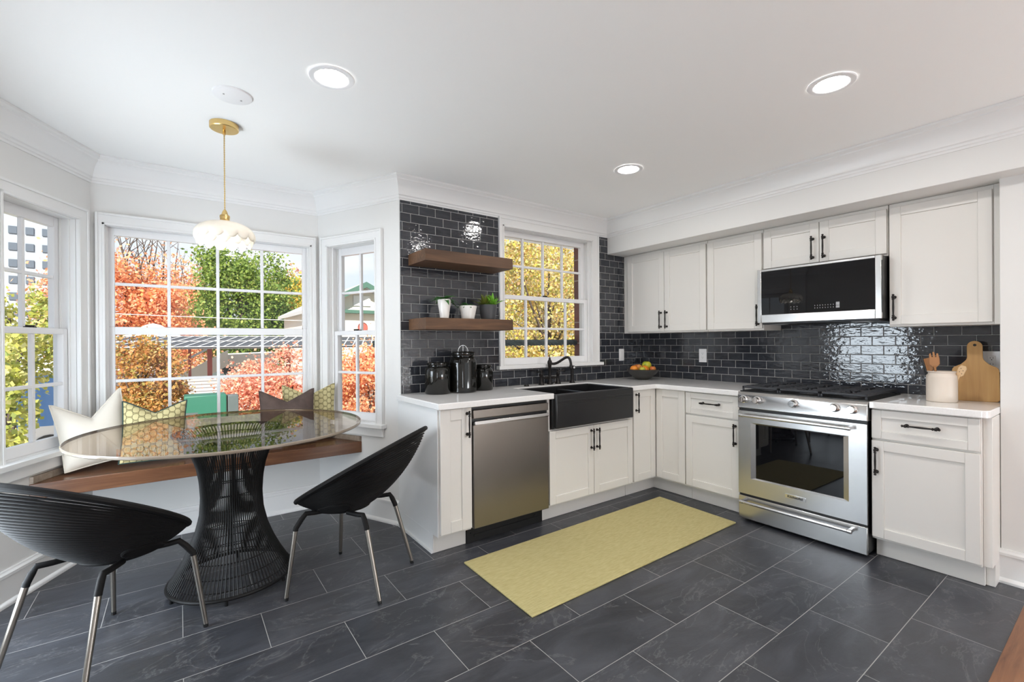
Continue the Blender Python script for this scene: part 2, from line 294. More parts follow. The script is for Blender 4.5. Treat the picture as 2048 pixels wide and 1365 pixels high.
# ------------------------------------------------------------------ mesh helpers
class MB:
    def __init__(s): s.v = []; s.f = []; s.mi = []
    def add(s, vs, fs, mi=0):
        o = len(s.v); s.v += [tuple(q) for q in vs]; s.f += [tuple(i + o for i in f) for f in fs]; s.mi += [mi] * len(fs); return s
    def box(s, x0, x1, y0, y1, z0, z1, mi=0):
        x0, x1 = min(x0, x1), max(x0, x1); y0, y1 = min(y0, y1), max(y0, y1); z0, z1 = min(z0, z1), max(z0, z1)
        return s.add([(x0, y0, z0), (x1, y0, z0), (x1, y1, z0), (x0, y1, z0), (x0, y0, z1), (x1, y0, z1), (x1, y1, z1), (x0, y1, z1)],
                     [(0, 3, 2, 1), (4, 5, 6, 7), (0, 1, 5, 4), (1, 2, 6, 5), (2, 3, 7, 6), (3, 0, 4, 7)], mi)
    def prism(s, poly, z0, z1, mi=0):
        a = sum(poly[i][0] * poly[(i + 1) % len(poly)][1] - poly[(i + 1) % len(poly)][0] * poly[i][1] for i in range(len(poly)))
        if a < 0: poly = poly[::-1]
        n = len(poly); vs = [(x, y, z0) for x, y in poly] + [(x, y, z1) for x, y in poly]
        fs = [tuple(range(n - 1, -1, -1)), tuple(range(n, 2 * n))] + [(i, (i + 1) % n, n + (i + 1) % n, n + i) for i in range(n)]
        return s.add(vs, fs, mi)
    def xprism(s, poly, x0, x1, mi=0):      # polygon in (y,z) extruded along x
        o = len(s.v); t = MB(); t.prism(poly, x0, x1)
        return s.add([(z, x, y) for x, y, z in t.v], t.f, mi)
    def yprism(s, poly, y0, y1, mi=0):      # polygon in (x,z) extruded along y
        t = MB(); t.prism(poly, y0, y1)
        return s.add([(x, z, y) for x, y, z in t.v], [f[::-1] for f in t.f], mi)
    def tube(s, pts, r, n=8, closed=False, cap=True, mi=0):
        P = [Vector(p) for p in pts]; k = len(P); rs = r if isinstance(r, (list, tuple)) else [r] * k
        vs = []; ref = None
        for i, p in enumerate(P):
            a = P[(i - 1) % k] if (closed or i > 0) else p; c = P[(i + 1) % k] if (closed or i < k - 1) else p
            t = (c - a); t = t.normalized() if t.length > 1e-9 else Vector((0, 0, 1))
            if ref is None:
                ref = Vector((0, 0, 1)) if abs(t.z) < .9 else Vector((1, 0, 0))
            e = (ref - t * ref.dot(t)); e = e.normalized() if e.length > 1e-6 else t.orthogonal().normalized()
            ref = e; g = t.cross(e)
            for j in range(n):
                w = 2 * PI * j / n; vs.append(p + (e * math.cos(w) + g * math.sin(w)) * rs[i])
        fs = []
        for i in range(k if closed else k - 1):
            for j in range(n):
                a, b2 = i * n + j, i * n + (j + 1) % n; c, d = ((i + 1) % k) * n + (j + 1) % n, ((i + 1) % k) * n + j
                fs.append((a, b2, c, d))
        if cap and not closed: fs += [tuple(range(n - 1, -1, -1)), tuple(range((k - 1) * n, k * n))]
        return s.add(vs, fs, mi)
    def cyl(s, p, q, r, n=16, r2=None, mi=0): return s.tube([p, q], [r, r if r2 is None else r2], n, mi=mi)
    def lathe(s, prof, n=32, c=(0, 0, 0), mi=0, axis='z'):   # profile of (radius, height)
        vs = []; fs = []; k = len(prof)
        for r, z in prof:
            r = max(r, 1e-5)
            for j in range(n):
                w = 2 * PI * j / n; a, b2 = r * math.cos(w), r * math.sin(w)
                vs.append({'z': (c[0] + a, c[1] + b2, c[2] + z), 'y': (c[0] + a, c[1] + z, c[2] - b2), 'x': (c[0] + z, c[1] + a, c[2] + b2)}[axis])
        for i in range(k - 1):
            for j in range(n): fs.append((i * n + j, i * n + (j + 1) % n, (i + 1) * n + (j + 1) % n, (i + 1) * n + j))
        return s.add(vs, fs, mi)
    def ball(s, c, r, n=12, sc=(1, 1, 1)):
        k = max(6, n // 2 + 2); vs = []; fs = []
        for i in range(k + 1):
            a = PI * i / k
            for j in range(n):
                w = 2 * PI * j / n; vs.append((c[0] + r * sc[0] * math.sin(a) * math.cos(w), c[1] + r * sc[1] * math.sin(a) * math.sin(w), c[2] - r * sc[2] * math.cos(a)))
        for i in range(k):
            for j in range(n): fs.append((i * n + j, i * n + (j + 1) % n, (i + 1) * n + (j + 1) % n, (i + 1) * n + j))
        return s.add(vs, fs)
    def xf(s, mtx, start=0):
        s.v[start:] = [tuple(mtx @ Vector(q)) for q in s.v[start:]]; return s
    def build(s, name, mats, parent=None, smooth=False, bevel=0, seg=2, angle=None, loc=None):
        me = bpy.data.meshes.new(name); me.from_pydata(s.v, [], s.f); me.update()
        ms = mats if isinstance(mats, (list, tuple)) else [mats]
        for q in ms: me.materials.append(q)
        if len(ms) > 1: me.polygons.foreach_set('material_index', s.mi)
        if smooth:
            me.polygons.foreach_set('use_smooth', [True] * len(me.polygons))
            me.set_sharp_from_angle(angle=math.radians(angle or 40))
        o = bpy.data.objects.new(name, me); COL.objects.link(o)
        if parent: o.parent = parent
        if loc: o.location = loc
        if bevel:
            b = o.modifiers.new('bevel', 'BEVEL'); b.width = bevel; b.segments = seg; b.limit_method = 'ANGLE'; b.angle_limit = math.radians(35); b.harden_normals = False
            if seg > 1 and not smooth:
                me.polygons.foreach_set('use_smooth', [True] * len(me.polygons)); me.set_sharp_from_angle(angle=math.radians(50))
        return o
def tag(o, label=None, cat=None, group=None, kind=None):
    if label: o['label'] = label
    if cat: o['category'] = cat
    if group: o['group'] = group
    if kind: o['kind'] = kind
    return o
def thing(name, label, cat, loc=(0, 0, 0), rz=0, group=None):
    o = bpy.data.objects.new(name, None); COL.objects.link(o); o.location = loc; o.rotation_euler = (0, 0, rz)
    return tag(o, label, cat, group)
def struct(o): o['kind'] = 'structure'; return o
def dup(root, loc, rz, label):
    r = root.copy(); COL.objects.link(r); r.location = loc; r.rotation_euler = (0, 0, rz); r['label'] = label
    for ch in list(root.children):
        c = ch.copy(); COL.objects.link(c); c.parent = r
        for g in list(ch.children):
            d = g.copy(); COL.objects.link(d); d.parent = c
    return r
# ------------------------------------------------------------------ numbers of the room
H = 2.432
BX0, BX1, BY, SX0, SX1 = -4.325, -2.997, .752, -4.690, -2.632     # bay plan
SOF, SOFZ = -.5275, 2.115
YEND = -7.0
XL = -4.75
# ------------------------------------------------------------------ shell
struct(MB().box(XL - .2, .3, -2.72, .95, -.12, 0).build('floor', M['slate']))
ofl = MB()
y = -2.722; i = 0
while y > YEND:
    ofl.box(XL - .2, .3, y - (.11 if i == 0 else .083) + .0015, y, -.12, .012 if i == 0 else .004)
    y -= .11 if i == 0 else .083; i += 1
struct(ofl.build('floor_hall', M['oak'], bevel=.002, seg=1))
struct(MB().box(XL - .3, .5, YEND - 3.8, 1.15, H, H + .25).build('ceiling', M['ceiling']))  # slab carried on past the rear wall, unseen, to block the sun
def wall_open(name, A, u, length, openings, th=.118, ext0=0, ext1=0, z1=H + .05):
    """wall whose inner face starts at A and runs along unit u; outward is to the left of u"""
    o = MB(); xs = -ext0
    for (a, b2, za, zb) in openings:
        o.box(xs, a, 0, th, -.12, z1); o.box(a, b2, 0, th, -.12, za); o.box(a, b2, 0, th, zb, z1); xs = b2
    o.box(xs, length + ext1, 0, th, -.12, z1)
    ob = o.build(name, M['wall']); ob.location = (A[0], A[1], 0); ob.rotation_euler = (0, 0, math.atan2(u[1], u[0])); return struct(ob)
uL = Vector((BX0 - SX0, BY, 0)).normalized(); LB = math.hypot(BX0 - SX0, BY)
uR = Vector((SX1 - BX1, -BY, 0)).normalized()
SO = (.12, .62, .690, 2.020)                          # side window opening: along wall from the bay's inner corner, heights
CO = (.063, 1.265, .690, 2.025)
KO = (-1.755, -.745, 1.080, 2.215)
wall_open('wall_bay_left', (SX0, 0), uL, LB, [(LB - SO[1], LB - SO[0], SO[2], SO[3])], ext0=.0, ext1=.0)
wall_open('wall_bay_center', (BX0, BY), (1, 0), BX1 - BX0, [CO], ext0=.04, ext1=.04)
wall_open('wall_bay_right', (BX1, BY), uR, LB, [SO])
wall_open('wall_back', (SX1, 0), (1, 0), -SX1 + .2, [(KO[0] - SX1, KO[1] - SX1, KO[2], KO[3])], th=.16)
struct(MB().box(0, .2, YEND, .16, -.12, H + .05).build('wall_right', M['wall']))
LW = ((-1.02, -.08, .15, 1.56), (-4.30, -3.75, .20, 1.10))  # openings for the two added fill windows, out of view
o = MB(); yy = YEND
for (a, b2, za, zb) in LW[::-1]: o.box(XL - .2, XL, yy, a, -.12, H + .05); o.box(XL - .2, XL, a, b2, -.12, za); o.box(XL - .2, XL, a, b2, zb, H + .05); yy = b2
o.box(XL - .2, XL, yy, 0, -.12, H + .05); struct(o.build('wall_left', M['wall']))
struct(MB().box(XL - .2, SX0, 0, .16, -.12, H + .05).build('wall_front_left', M['wall']))
struct(MB().box(SOF, 0, YEND, 0, SOFZ, H + .02).build('wall_soffit', M['wall'], bevel=.003))
WX, WY = -.385, -2.612
struct(MB().box(WX, 0, YEND, WY, -.1, SOFZ + .02).build('wall_right_chase', M['wall'], bevel=.003))
# unseen rear wall, left wide open to let fill daylight in
bw = MB(); bw.box(XL - .2, XL + .35, YEND - .15, YEND, -.12, H); bw.box(-.35, .3, YEND - .15, YEND, -.12, H); bw.box(XL + .35, -.35, YEND - .15, YEND, 2.25, H)
struct(bw.build('wall_rear', M['wall']))
# crown, baseboards
def sweep(path, prof, closed=False):
    o = MB(); P = [Vector((x, y, 0)) for x, y in path]; n = len(P); k = len(prof); nor = []
    for i in range(n - 1):
        d = (P[i + 1] - P[i]).normalized(); nor.append(Vector((-d.y, d.x, 0)))
    vs = []
    for i in range(n):
        a = nor[max(i - 1, 0)]; c = nor[min(i, n - 2)]; mi = (a + c) / (1 + a.dot(c))
        for d, z in prof: q = P[i] + mi * d; vs.append((q.x, q.y, z))
    fs = [(i * k + j, i * k + (j + 1) % k, (i + 1) * k + (j + 1) % k, (i + 1) * k + j) for i in range(n - 1) for j in range(k)]
    fs += [tuple(range(k)), tuple(range((n - 1) * k + k - 1, (n - 1) * k - 1, -1))]
    return o.add(vs, fs)
cz = H - .146
crown = [(0, cz - .012), (.006, cz - .012), (.008, cz), (.014, cz + .004), (.016, cz + .016), (.024, cz + .022), (.025, cz + .032), (.030, cz + .045), (.038, cz + .066), (.050, cz + .088), (.066, cz + .107), (.072, cz + .112), (.073, cz + .120), (.082, cz + .126), (.090, cz + .132), (.090, H - .001), (0, H - .001)]
CP = [(SOF, YEND), (SOF, 0), (SX1, 0), (BX1, BY), (BX0, BY), (SX0, 0), (XL, 0), (XL, YEND)]
struct(sweep(CP, crown).build('trim_1', M['trim'], smooth=True, angle=32))
def bbprof(h=.172): return [(0, 0), (.030, 0), (.030, .012), (.024, .022), (.017, .026), (.016, h - .034), (.022, h - .030), (.022, h - .016), (.012, h - .008), (.010, h), (0, h)]
struct(sweep([(SX1 - .005, 0), (BX1, BY), (BX0, BY), (SX0, 0), (XL, 0), (XL, YEND)], bbprof()).build('baseboard_bay', M['trim'], smooth=True, angle=32))
struct(sweep([(WX, YEND), (WX, WY + .012)], [(d * 1.3, z) for d, z in bbprof()]).build('baseboard_right', M['trim'], smooth=True, angle=32))
# ------------------------------------------------------------------ windows
def window(num, A, ang, o, cols, cas, glassx, zr, flat=False, casz=None, stool_ext=.03, lock=True, apron=True):
    """o=(u0,u1,z0,z1) opening; cas=(u0,u1) outer casing; zr=(bottom glass, lower mid, meet lo, meet hi, upper mid, top glass)"""
    r = thing('window_%d' % num, None, None, (A[0], A[1], 0), ang); struct(r)
    u0, u1, z0, z1 = o; ct = casz or z1 + .07; c = MB(); T = .02
    c.box(cas[0], u0 + .004, -T, -.001, z0, ct); c.box(u1 - .004, cas[1], -T, -.001, z0, ct); c.box(u0, u1, -T, -.001, z1 - .004, ct)
    c.box(cas[0], cas[0] + .014, -T - .008, -T, z0, ct); c.box(cas[1] - .014, cas[1], -T - .008, -T, z0, ct); c.box(cas[0] + .014, cas[1] - .014, -T - .008, -T, ct - .014, ct)
    for a, b2 in ((u0 + .004, u0 - .010), (u1 - .004, u1 + .010)): c.box(a, b2, -T - .004, -T, z0, z1 + .01)
    c.box(u0 - .01, u1 + .01, -T - .004, -T, z1 - .004, z1 + .010)
    c.build('casing', M['trim'], r, bevel=.003)
    s = MB(); s.box(cas[0] - stool_ext, cas[1] + stool_ext, -.055, -.001, z0 - .026, z0 + .002); s.box(u0 + .001, u1 - .001, -.001, .117, z0 - .0, z0 + .004)
    s.build('stool', M['trim'], r, bevel=.006)
    if apron: MB().box(cas[0], cas[1], -.022, -.001, z0 - .092, z0 - .027).build('apron', M['trim'], r, bevel=.004)
    j = MB()
    j.box(u0 + .0005, u0 + .006, 0, .117, z0 + .004, z1 - .001); j.box(u1 - .006, u1 - .0005, 0, .117, z0 + .004, z1 - .001); j.box(u0 + .001, u1 - .001, 0, .117, z1 - .006, z1 - .0005)
    for y in ((.026, .034), (.072, .078)):
        j.box(u0 + .006, u0 + .016, *y, z0, z1); j.box(u1 - .016, u1 - .006, *y, z0, z1)
    j.build('jamb', M['trim'], r)
    g0, g1 = glassx; a0, a1 = u0 + .012, u1 - .012
    def sash(name, y0, y1, za, zb, gza, gzb, mid, dz=0):
        f = MB()
        f.box(a0, g0, y0, y1, za, zb); f.box(g1, a1, y0, y1, za, zb); f.box(g0, g1, y0, y1, za, gza); f.box(g0, g1, y0, y1, gzb, zb)
        ym = (y0 + y1) / 2; w = .0095
        for k in range(1, cols):
            x = g0 + (g1 - g0) * k / cols; f.box(x - w, x + w, ym - .012, ym + .010, gza, gzb)
        f.box(g0, g1, ym - .0115, ym + .0105, mid - w, mid + w)
        so_ = f.build(name, M['sash'], r, bevel=.0025)
        MB().box(g0 - .003, g1 + .003, ym + .011, ym + .014, gza - .003, gzb + .003).build('panes', M['pane'], so_)
    yu = (.045, .08) if flat else (.080, .114)
    sash('upper_sash', *yu, zr[3] - (.0 if flat else .035), z1 - .006, zr[3], zr[5], zr[4])
    sash('lower_sash', .037 if not flat else .045, .071 if not flat else .08, z0 + .004, zr[3] - (0 if flat else .004), zr[0], zr[2], zr[1])
    if lock:
        um = (g0 + g1) / 2; k = MB(); k.lathe([(0, 0), (.013, 0), (.013, .006), (.008, .012), (0, .013)], 12, (um, .05, zr[3] - .004)); k.box(um - .03, um + .012, .044, .058, zr[3] + .002, zr[3] + .009); k.box(um - .035, um + .035, .052, .064, zr[3] - .004, zr[3] + .002)
        k.build('sash_lock', M['bronze'], r)
    return r
zs = (.752, 1.050, 1.335, 1.372, 1.665, 1.957)
window(1, (SX0, 0), math.atan2(uL.y, uL.x), (LB - SO[1], LB - SO[0], SO[2], SO[3]), 2, (LB - .685, LB - .05), (LB - .56, LB - .166), zs, stool_ext=.02)
window(2, (BX0, BY), 0, CO, 4, (.022, BX1 - BX0 - .022), (.106, 1.222), (.752, 1.040, 1.338, 1.388, 1.663, 1.972), flat=True, stool_ext=0, lock=False)
window(3, (BX1, BY), math.atan2(uR.y, uR.x), SO, 2, (.05, .685), (.166, .56), zs, stool_ext=.02)
window(4, (0, 0), 0, KO, 4, (-1.802, -.660), (-1.710, -.800), (1.142, 1.390, 1.632, 1.672, 1.922, 2.163), casz=2.287, apron=False, stool_ext=.026)
for k_, (a, b2, za, zb) in enumerate(LW):  # invented left wall windows with glowing panes, added as fill light
    r = thing('window_%d' % (5 + k_), None, None, (XL, (a + b2) / 2, 0), PI / 2); struct(r); w = (b2 - a) / 2; c = MB()
    c.box(-w - .08, -w, -.02, -.001, za, zb + .08); c.box(w, w + .08, -.02, -.001, za, zb + .08); c.box(-w, w, -.02, -.001, zb, zb + .08); c.box(-w - .1, w + .1, -.05, -.001, za - .03, za)
    c.build('casing', M['trim'], r, bevel=.003); c = MB()
    for x in (-w + .022, w - .022): c.box(x - .021, x + .021, .05, .085, za + .001, zb - .001)
    for z in (za + .022, (za + zb) / 2, zb - .022): c.box(-w + .04, w - .04, .05, .085, z - .02, z + .02)
    c.build('sash', M['sash'], r); MB().box(-w + .03, w - .03, .062, .068, za + .03, zb - .03).build('panes', M['daylit'], r)
# ------------------------------------------------------------------ backsplash
tb = MB(); tb.box(SX1 + .003, -1.804, -.009, -.001, .9145, cz - .012); tb.box(-1.804, -.658, -.009, -.001, .9145, 1.053); tb.box(-.658, -.001, -.009, -.001, .9145, cz - .012)
struct(tb.build('wall_back_tile', M['tile_back']))
tr = MB(); tr.box(-.009, -.001, WY + .001, -.010, .9145, 1.85)
struct(tr.build('wall_right_tile', M['tile_range']))
# ------------------------------------------------------------------ cabinets
FD = .628                      # door faces; carcass front is .02 behind
def shaker(x0, x1, z0, z1, y=-FD, fr=.056):
    o = MB(); t = .019
    o.box(x0, x0 + fr, y, y + t, z0, z1); o.box(x1 - fr, x1, y, y + t, z0, z1)
    o.box(x0 + fr, x1 - fr, y, y + t, z0, z0 + fr); o.box(x0 + fr, x1 - fr, y, y + t, z1 - fr, z1)
    o.box(x0 + fr - .001, x1 - fr + .001, y + .009, y + t - .002, z0 + fr - .001, z1 - fr + .001); return o
def pull(parent, x, z, ln, vertical=True, y=-FD):
    o = MB(); h = ln / 2; e = h - .016; yy = y - .030
    P = lambda s_, yv: (x, yv, z + s_) if vertical else (x + s_, yv, z)
    prof = [(-h, .002), (-h + .004, .0075), (-h + .010, .0055), (-h + .013, .0035), (-e - .002, .0085), (-e + .008, .0085), (-e + .010, .0045), (-e + .014, .0075), (-e + .018, .0075), (-e + .021, .0045), (0, .0058)]
    prof = prof + [(-a, r) for a, r in prof[:-1][::-1]]
    o.tube([P(a, yy) for a, r in prof], [r for a, r in prof], 10)
    for s_ in (-e + .003, e - .003): o.tube([P(s_, y + .0005), P(s_, y - .004), P(s_, y - .006), P(s_, yy + .010), P(s_, yy)], [.010, .010, .005, .005, .007], 10)
    return o.build('handle', M['bronze'], parent, smooth=True)
TOE, ZD0 = .540, .131
def carcass(parent, x0, x1, zt=.874, endl=False, endr=False):
    o = MB(); o.box(x0, x1, -FD + .020, -.012, .115, zt); o.box(x0, x1, -TOE, -.012, .001, .115)
    return o.build('carcass', M['cabinet'], parent, bevel=.0015, seg=1)
RZ = -PI / 2                     # range wall: local x runs toward the camera along -y
# narrow end cabinet
c = thing('base_cabinet', 'narrow white end cabinet beside the dishwasher with one tall door', 'cabinet', (0, 0, 0)); carcass(c, -2.650, -2.428)
d = shaker(-2.646, -2.432, ZD0, .872, fr=.068).build('door', M['cabinet'], c, bevel=.002); pull(d, -2.464, .775, .165)
e = MB(); e.prism([(-2.656, -.608), (-2.6505, -.608), (-2.6505, -.012), (-2.656, -.012)], .115, .874); e.box(-2.656, -2.6505, -TOE, -.012, .001, .115); e.box(-2.667, -2.656, -TOE, -.012, .001, .016)
e.build('end_panel', M['trim'], c, bevel=.001, seg=1)
# sink cabinet
c = thing('base_cabinet', 'white two-door cabinet under the black sink', 'cabinet'); o = MB()
o.box(-1.808, -.917, -FD + .020, -.012, .115, .655); o.box(-1.808, -1.785, -FD + .020, -.012, .655, .874); o.box(-.952, -.917, -FD + .020, -.012, .655, .874); o.box(-1.808, -.917, -TOE, -.012, .001, .115)
o.build('carcass', M['cabinet'], c, bevel=.0015, seg=1)
for a, b2, hx in ((-1.803, -1.368, -1.396), (-1.364, -.925, -1.336)):
    d = shaker(a, b2, ZD0, .647).build('door', M['cabinet'], c, bevel=.002); pull(d, hx, .545, .165)
# corner cabinet
c = thing('corner_cabinet', 'white corner base cabinet with folding doors meeting in the inner corner', 'cabinet'); o = MB()
o.prism([(-.912, -.012), (-.012, -.012), (-.012, -.908), (-.608, -.908), (-.608, -.608), (-.912, -.608)], .115, .874)
o.prism([(-.912, -.012), (-.012, -.012), (-.012, -.908), (-TOE, -.908), (-TOE, -TOE), (-.912, -TOE)], .001, .115)
o.build('carcass', M['cabinet'], c, bevel=.0015, seg=1)
d = shaker(-.908, -.630, ZD0, .872, fr=.058).build('door', M['cabinet'], c, bevel=.002); pull(d, -.880, .775, .165)
d2 = shaker(.634, .904, ZD0, .872, fr=.058); d2.xf(Matrix.Rotation(RZ, 4, 'Z')); d2.build('door', M['cabinet'], c, bevel=.002)
# drawer cabinets on the range wall
def drawer_cab(label, x0, x1, hx, hz):
    c = thing('drawer_cabinet', label, 'cabinet', (0, 0, 0), RZ); carcass(c, x0, x1)
    a, b2 = x0 + .003, x1 - .003
    d = shaker(a, b2, .703, .868, fr=.045).build('drawer', M['cabinet'], c, bevel=.002); pull(d, (a + b2) / 2, .795, .165, False)
    d = shaker(a, b2, ZD0, .690).build('door', M['cabinet'], c, bevel=.002); pull(d, hx, hz, .165)
    return c
drawer_cab('white drawer base cabinet on the corner side of the range', .910, 1.348, 1.318, .590)
c = drawer_cab('white drawer base cabinet between the range and the plain wall, under the cutting board', 2.122, 2.576, 2.150, .575)
o = MB(); o.box(2.577, -WY - .002, -FD + .045, -.012, .116, .874); o.box(2.577, -WY - .002, -.515, -.012, .001, .116); o.build('filler', M['cabinet'], c, bevel=.001, seg=1)
# upper cabinets
UB, UT = 1.352, 2.100
def upper(label, x0, x1, doors, z0, z1, hz, fd=.313):
    c = thing('wall_cabinet', label, 'cabinet', (0, 0, 0), RZ)
    MB().box(x0, x1, -fd + .02, -.012, z0, SOFZ - .002).build('carcass', M['cabinet'], c, bevel=.0015, seg=1)
    for a, b2, hx, hlen in doors:
        d = shaker(a, b2, z0 + .014, z1 - .012, -fd).build('door', M['cabinet'], c, bevel=.002); pull(d, hx, hz, hlen, True, -fd)
    return c
c = upper('white double-door wall cabinet against the tiled window wall', .012, .906, [(.072, .489, .458, .165), (.493, .900, .520, .165)], UB, UT, 1.470)
upper('white single-door wall cabinet touching the microwave on its corner side', .909, 1.362, [(.914, 1.356, 1.330, .165)], UB, UT, 1.465)
upper('short white two-door wall cabinet above the microwave', 1.366, 2.120, [(1.371, 1.741, 1.705, .165), (1.745, 2.115, 1.775, .165)], 1.797, UT, 1.912)
upper('white single-door wall cabinet between the microwave and the plain wall', 2.124, 2.580, [(2.129, 2.575, 2.155, .165)], UB, UT, 1.470)
o = MB(); o.box(2.5805, -WY - .002, -.300, -.012, UB, SOFZ - .002); o.build('filler', M['cabinet'], [q for q in bpy.data.objects if q.name.startswith('wall_cabinet')][-1], bevel=.001, seg=1)
c = None
# ------------------------------------------------------------------ counters
CT0, CT1, CF = .876, .914, -.652
poly = [(-2.668, -.0105), (-2.668, CF), (-1.779, CF), (-1.779, -.165), (-.961, -.165), (-.961, CF), (-.672, CF), (-.655, -.657), (CF, -.672), (CF, -1.350), (-.0105, -1.350), (-.0105, -.0105)]
tag(MB().prism(poly, CT0, CT1).build('countertop', M['counter'], bevel=.004), 'white quartz countertop running from the canisters past the sink into the corner', 'countertop')
poly = [(-.0105, -2.120), (CF, -2.120), (CF, WY + .035)] + [(CF + .035 - .035 * math.cos(t), WY + .036 - .035 * math.sin(t)) for t in (.4, .8, 1.2)] + [(CF + .035, WY + .001), (-.0105, WY + .001)]
tag(MB().prism(poly, CT0, CT1).build('countertop', M['counter'], bevel=.004), 'short white quartz countertop between the range and the wall, under the crock', 'countertop')
# ------------------------------------------------------------------ dishwasher
c = thing('dishwasher', 'stainless steel dishwasher between the narrow cabinet and the sink', 'dishwasher'); a, b2 = -2.424, -1.812
o = MB(); o.box(a, b2, -.600, -.02, .125, .868); o.build('body', M['dark'], c)
o = MB(); o.box(a + .004, b2 - .004, -.632, -.601, .118, .760); o.build('door_panel', M['steel_warm'], c, bevel=.004)
o = MB(); o.box(a + .004, b2 - .004, -.632, -.601, .800, .852); o.build('control_strip', M['steel_warm'], c, bevel=.003)
o = MB(); o.box(a + .004, b2 - .004, -.606, -.6005, .760, .800); o.build('pocket', M['dark'], c)
o = MB(); o.xprism([(-.632, .757), (-.640, .762), (-.636, .783), (-.612, .771), (-.612, .757)], a + .012, b2 - .006); o.build('handle', M['steel'], c, bevel=.0015)
o = MB(); o.box(a, b2, -TOE - .01, -.03, .002, .122); o.box(a + .05, b2 - .02, -TOE - .016, -TOE - .01, .035, .05)
for x in (a + .03, b2 - .06): o.cyl((x, -TOE - .010, .06), (x, -TOE - .014, .06), .008)
o.build('toe_panel', M['dark'], c)
# ------------------------------------------------------------------ sink
c = thing('farmhouse_sink', 'matte black apron-front double-bowl sink under the window', 'sink'); a, b2 = -1.777, -.963; zt = .906
o = MB(); y0, y1 = -.672, -.167
o.box(a, b2, y0, y0 + .04, .668, zt); o.box(a, b2, y1 - .018, y1, .66, zt); o.box(a, a + .018, y0 + .04, y1 - .018, .66, zt); o.box(b2 - .018, b2, y0 + .04, y1 - .018, .66, zt)
o.box(a + .018, b2 - .018, y0 + .04, y1 - .018, .66, .69)
o.box(-1.350, -1.326, y0 + .04, y1 - .018, .69, .885)
o.build('basin', M['sinkmat'], c, bevel=.010, seg=3)
o = MB(); o.box(a + .010, b2 - .010, y0 - .004, y0, .856, .862); o.box(a + .010, b2 - .010, y0 - .003, y0, .838, .842); o.build('apron_groove', M['sinkmat'], c, bevel=.0015, seg=1)
for x in (-1.56, -1.14): MB().lathe([(0, .691), (.04, .691), (.042, .694), (.05, .6935), (.05, .690)], 20, (x, -.40, 0)).build('drain', M['bronze'], c, smooth=True)
# faucet
c = thing('bridge_faucet', 'black bridge faucet with curved spout behind the sink', 'faucet', (0, -.09, CT1)); xs = (-1.431, -1.338, -1.246); k = M['bronze']
def post(x, h, big=1.0): return [(0, .0), (.026 * big, .0), (.026 * big, .006), (.019 * big, .014), (.016 * big, .03), (.013, .05), (.0125, h - .02), (.016, h - .014), (.016, h)]
o = MB(); o.lathe(post(0, .165) + [(.017, .170), (.020, .178), (.019, .195), (.012, .205), (.008, .215), (.0095, .220), (.004, .226), (.0028, .25), (0, .254)], 20, (xs[1], 0, 0)); o.build('stem', k, c, smooth=True)
o = MB(); pts = []
for t in np.linspace(0, 1, 22):
    q = 1 - t; P = [(0, .185), (.085, .145), (.14, .30), (.185, .135)]
    # S-shaped spout reaching toward the room
    yy = q**3 * 0 + 3 * q * q * t * .085 + 3 * q * t * t * .175 + t**3 * .190
    zz = q**3 * .183 + 3 * q * q * t * .130 + 3 * q * t * t * .330 + t**3 * .160
    pts.append((xs[1] + .55 * yy, -.80 * yy, zz))
o.tube(pts, [.011 + .003 * math.sin(PI * t) * 0 for t in np.linspace(0, 1, 22)], 12); e = pts[-1]; o.cyl((e[0], e[1], e[2] + .004), (e[0], e[1], e[2] - .022), .014)
o.build('spout', k, c, smooth=True)
o = MB(); o.tube([(xs[0], 0, .055), (xs[1] - .03, 0, .055), (xs[1] - .028, 0, .055), (xs[1] + .028, 0, .055), (xs[1] + .03, 0, .055), (xs[2], 0, .055)], [.008, .008, .011, .011, .008, .008], 12); o.build('bridge', k, c, smooth=True)
for x in (xs[0], xs[2]):
    o = MB(); o.lathe([(0, 0), (.026, 0), (.026, .006), (.019, .014), (.015, .03), (.013, .075), (.016, .08), (.016, .088), (.010, .094), (.008, .11), (.010, .118), (.006, .124), (0, .126)], 18, (x, 0, 0))
    o.build('valve', k, c, smooth=True)
    o = MB(); sg = -1 if x < xs[1] else 1; o.tube([(x, 0, .106), (x + sg * .012, -.002, .107), (x + sg * .055, -.014, .112), (x + sg * .060, -.016, .112)], [.006, .0055, .0055, .008], 10); o.tube([(x - sg * .02, .004, .106), (x, 0, .106)], [.006, .006], 10); o.build('lever', k, c, smooth=True)
c = thing('side_sprayer', 'black side sprayer with white button standing by the faucet', 'sprayer', (-1.092, -.105, CT1))
MB().lathe([(0, 0), (.025, 0), (.025, .006), (.018, .014), (.014, .03), (.013, .034), (.015, .05), (.0135, .11), (.017, .125), (.018, .140), (.012, .150), (0, .151)], 18).build('body', k, c, smooth=True)
o = MB(); o.tube([(0, .03, .137), (0, 0, .137), (0, -.022, .135), (0, -.024, .135)], [.010, .016, .016, .012], 14); o.build('spray_head', k, c, smooth=True)
tag(o := MB().lathe([(0, 0), (.0095, 0), (.0095, .004), (.006, .008), (0, .009)], 14, axis='y').build('button', M['white'], c, smooth=True), 'white spray button'); o.location = (0, -.0235, .135); o.rotation_euler = (PI, 0, 0)
tag(MB().lathe([(0, 0), (.021, 0), (.021, .006), (.017, .012), (0, .013)], 20, (-1.600, -.105, CT1 + .0005)).build('air_switch', M['bronze'], smooth=True), 'round black button on the countertop beside the sink', 'switch')
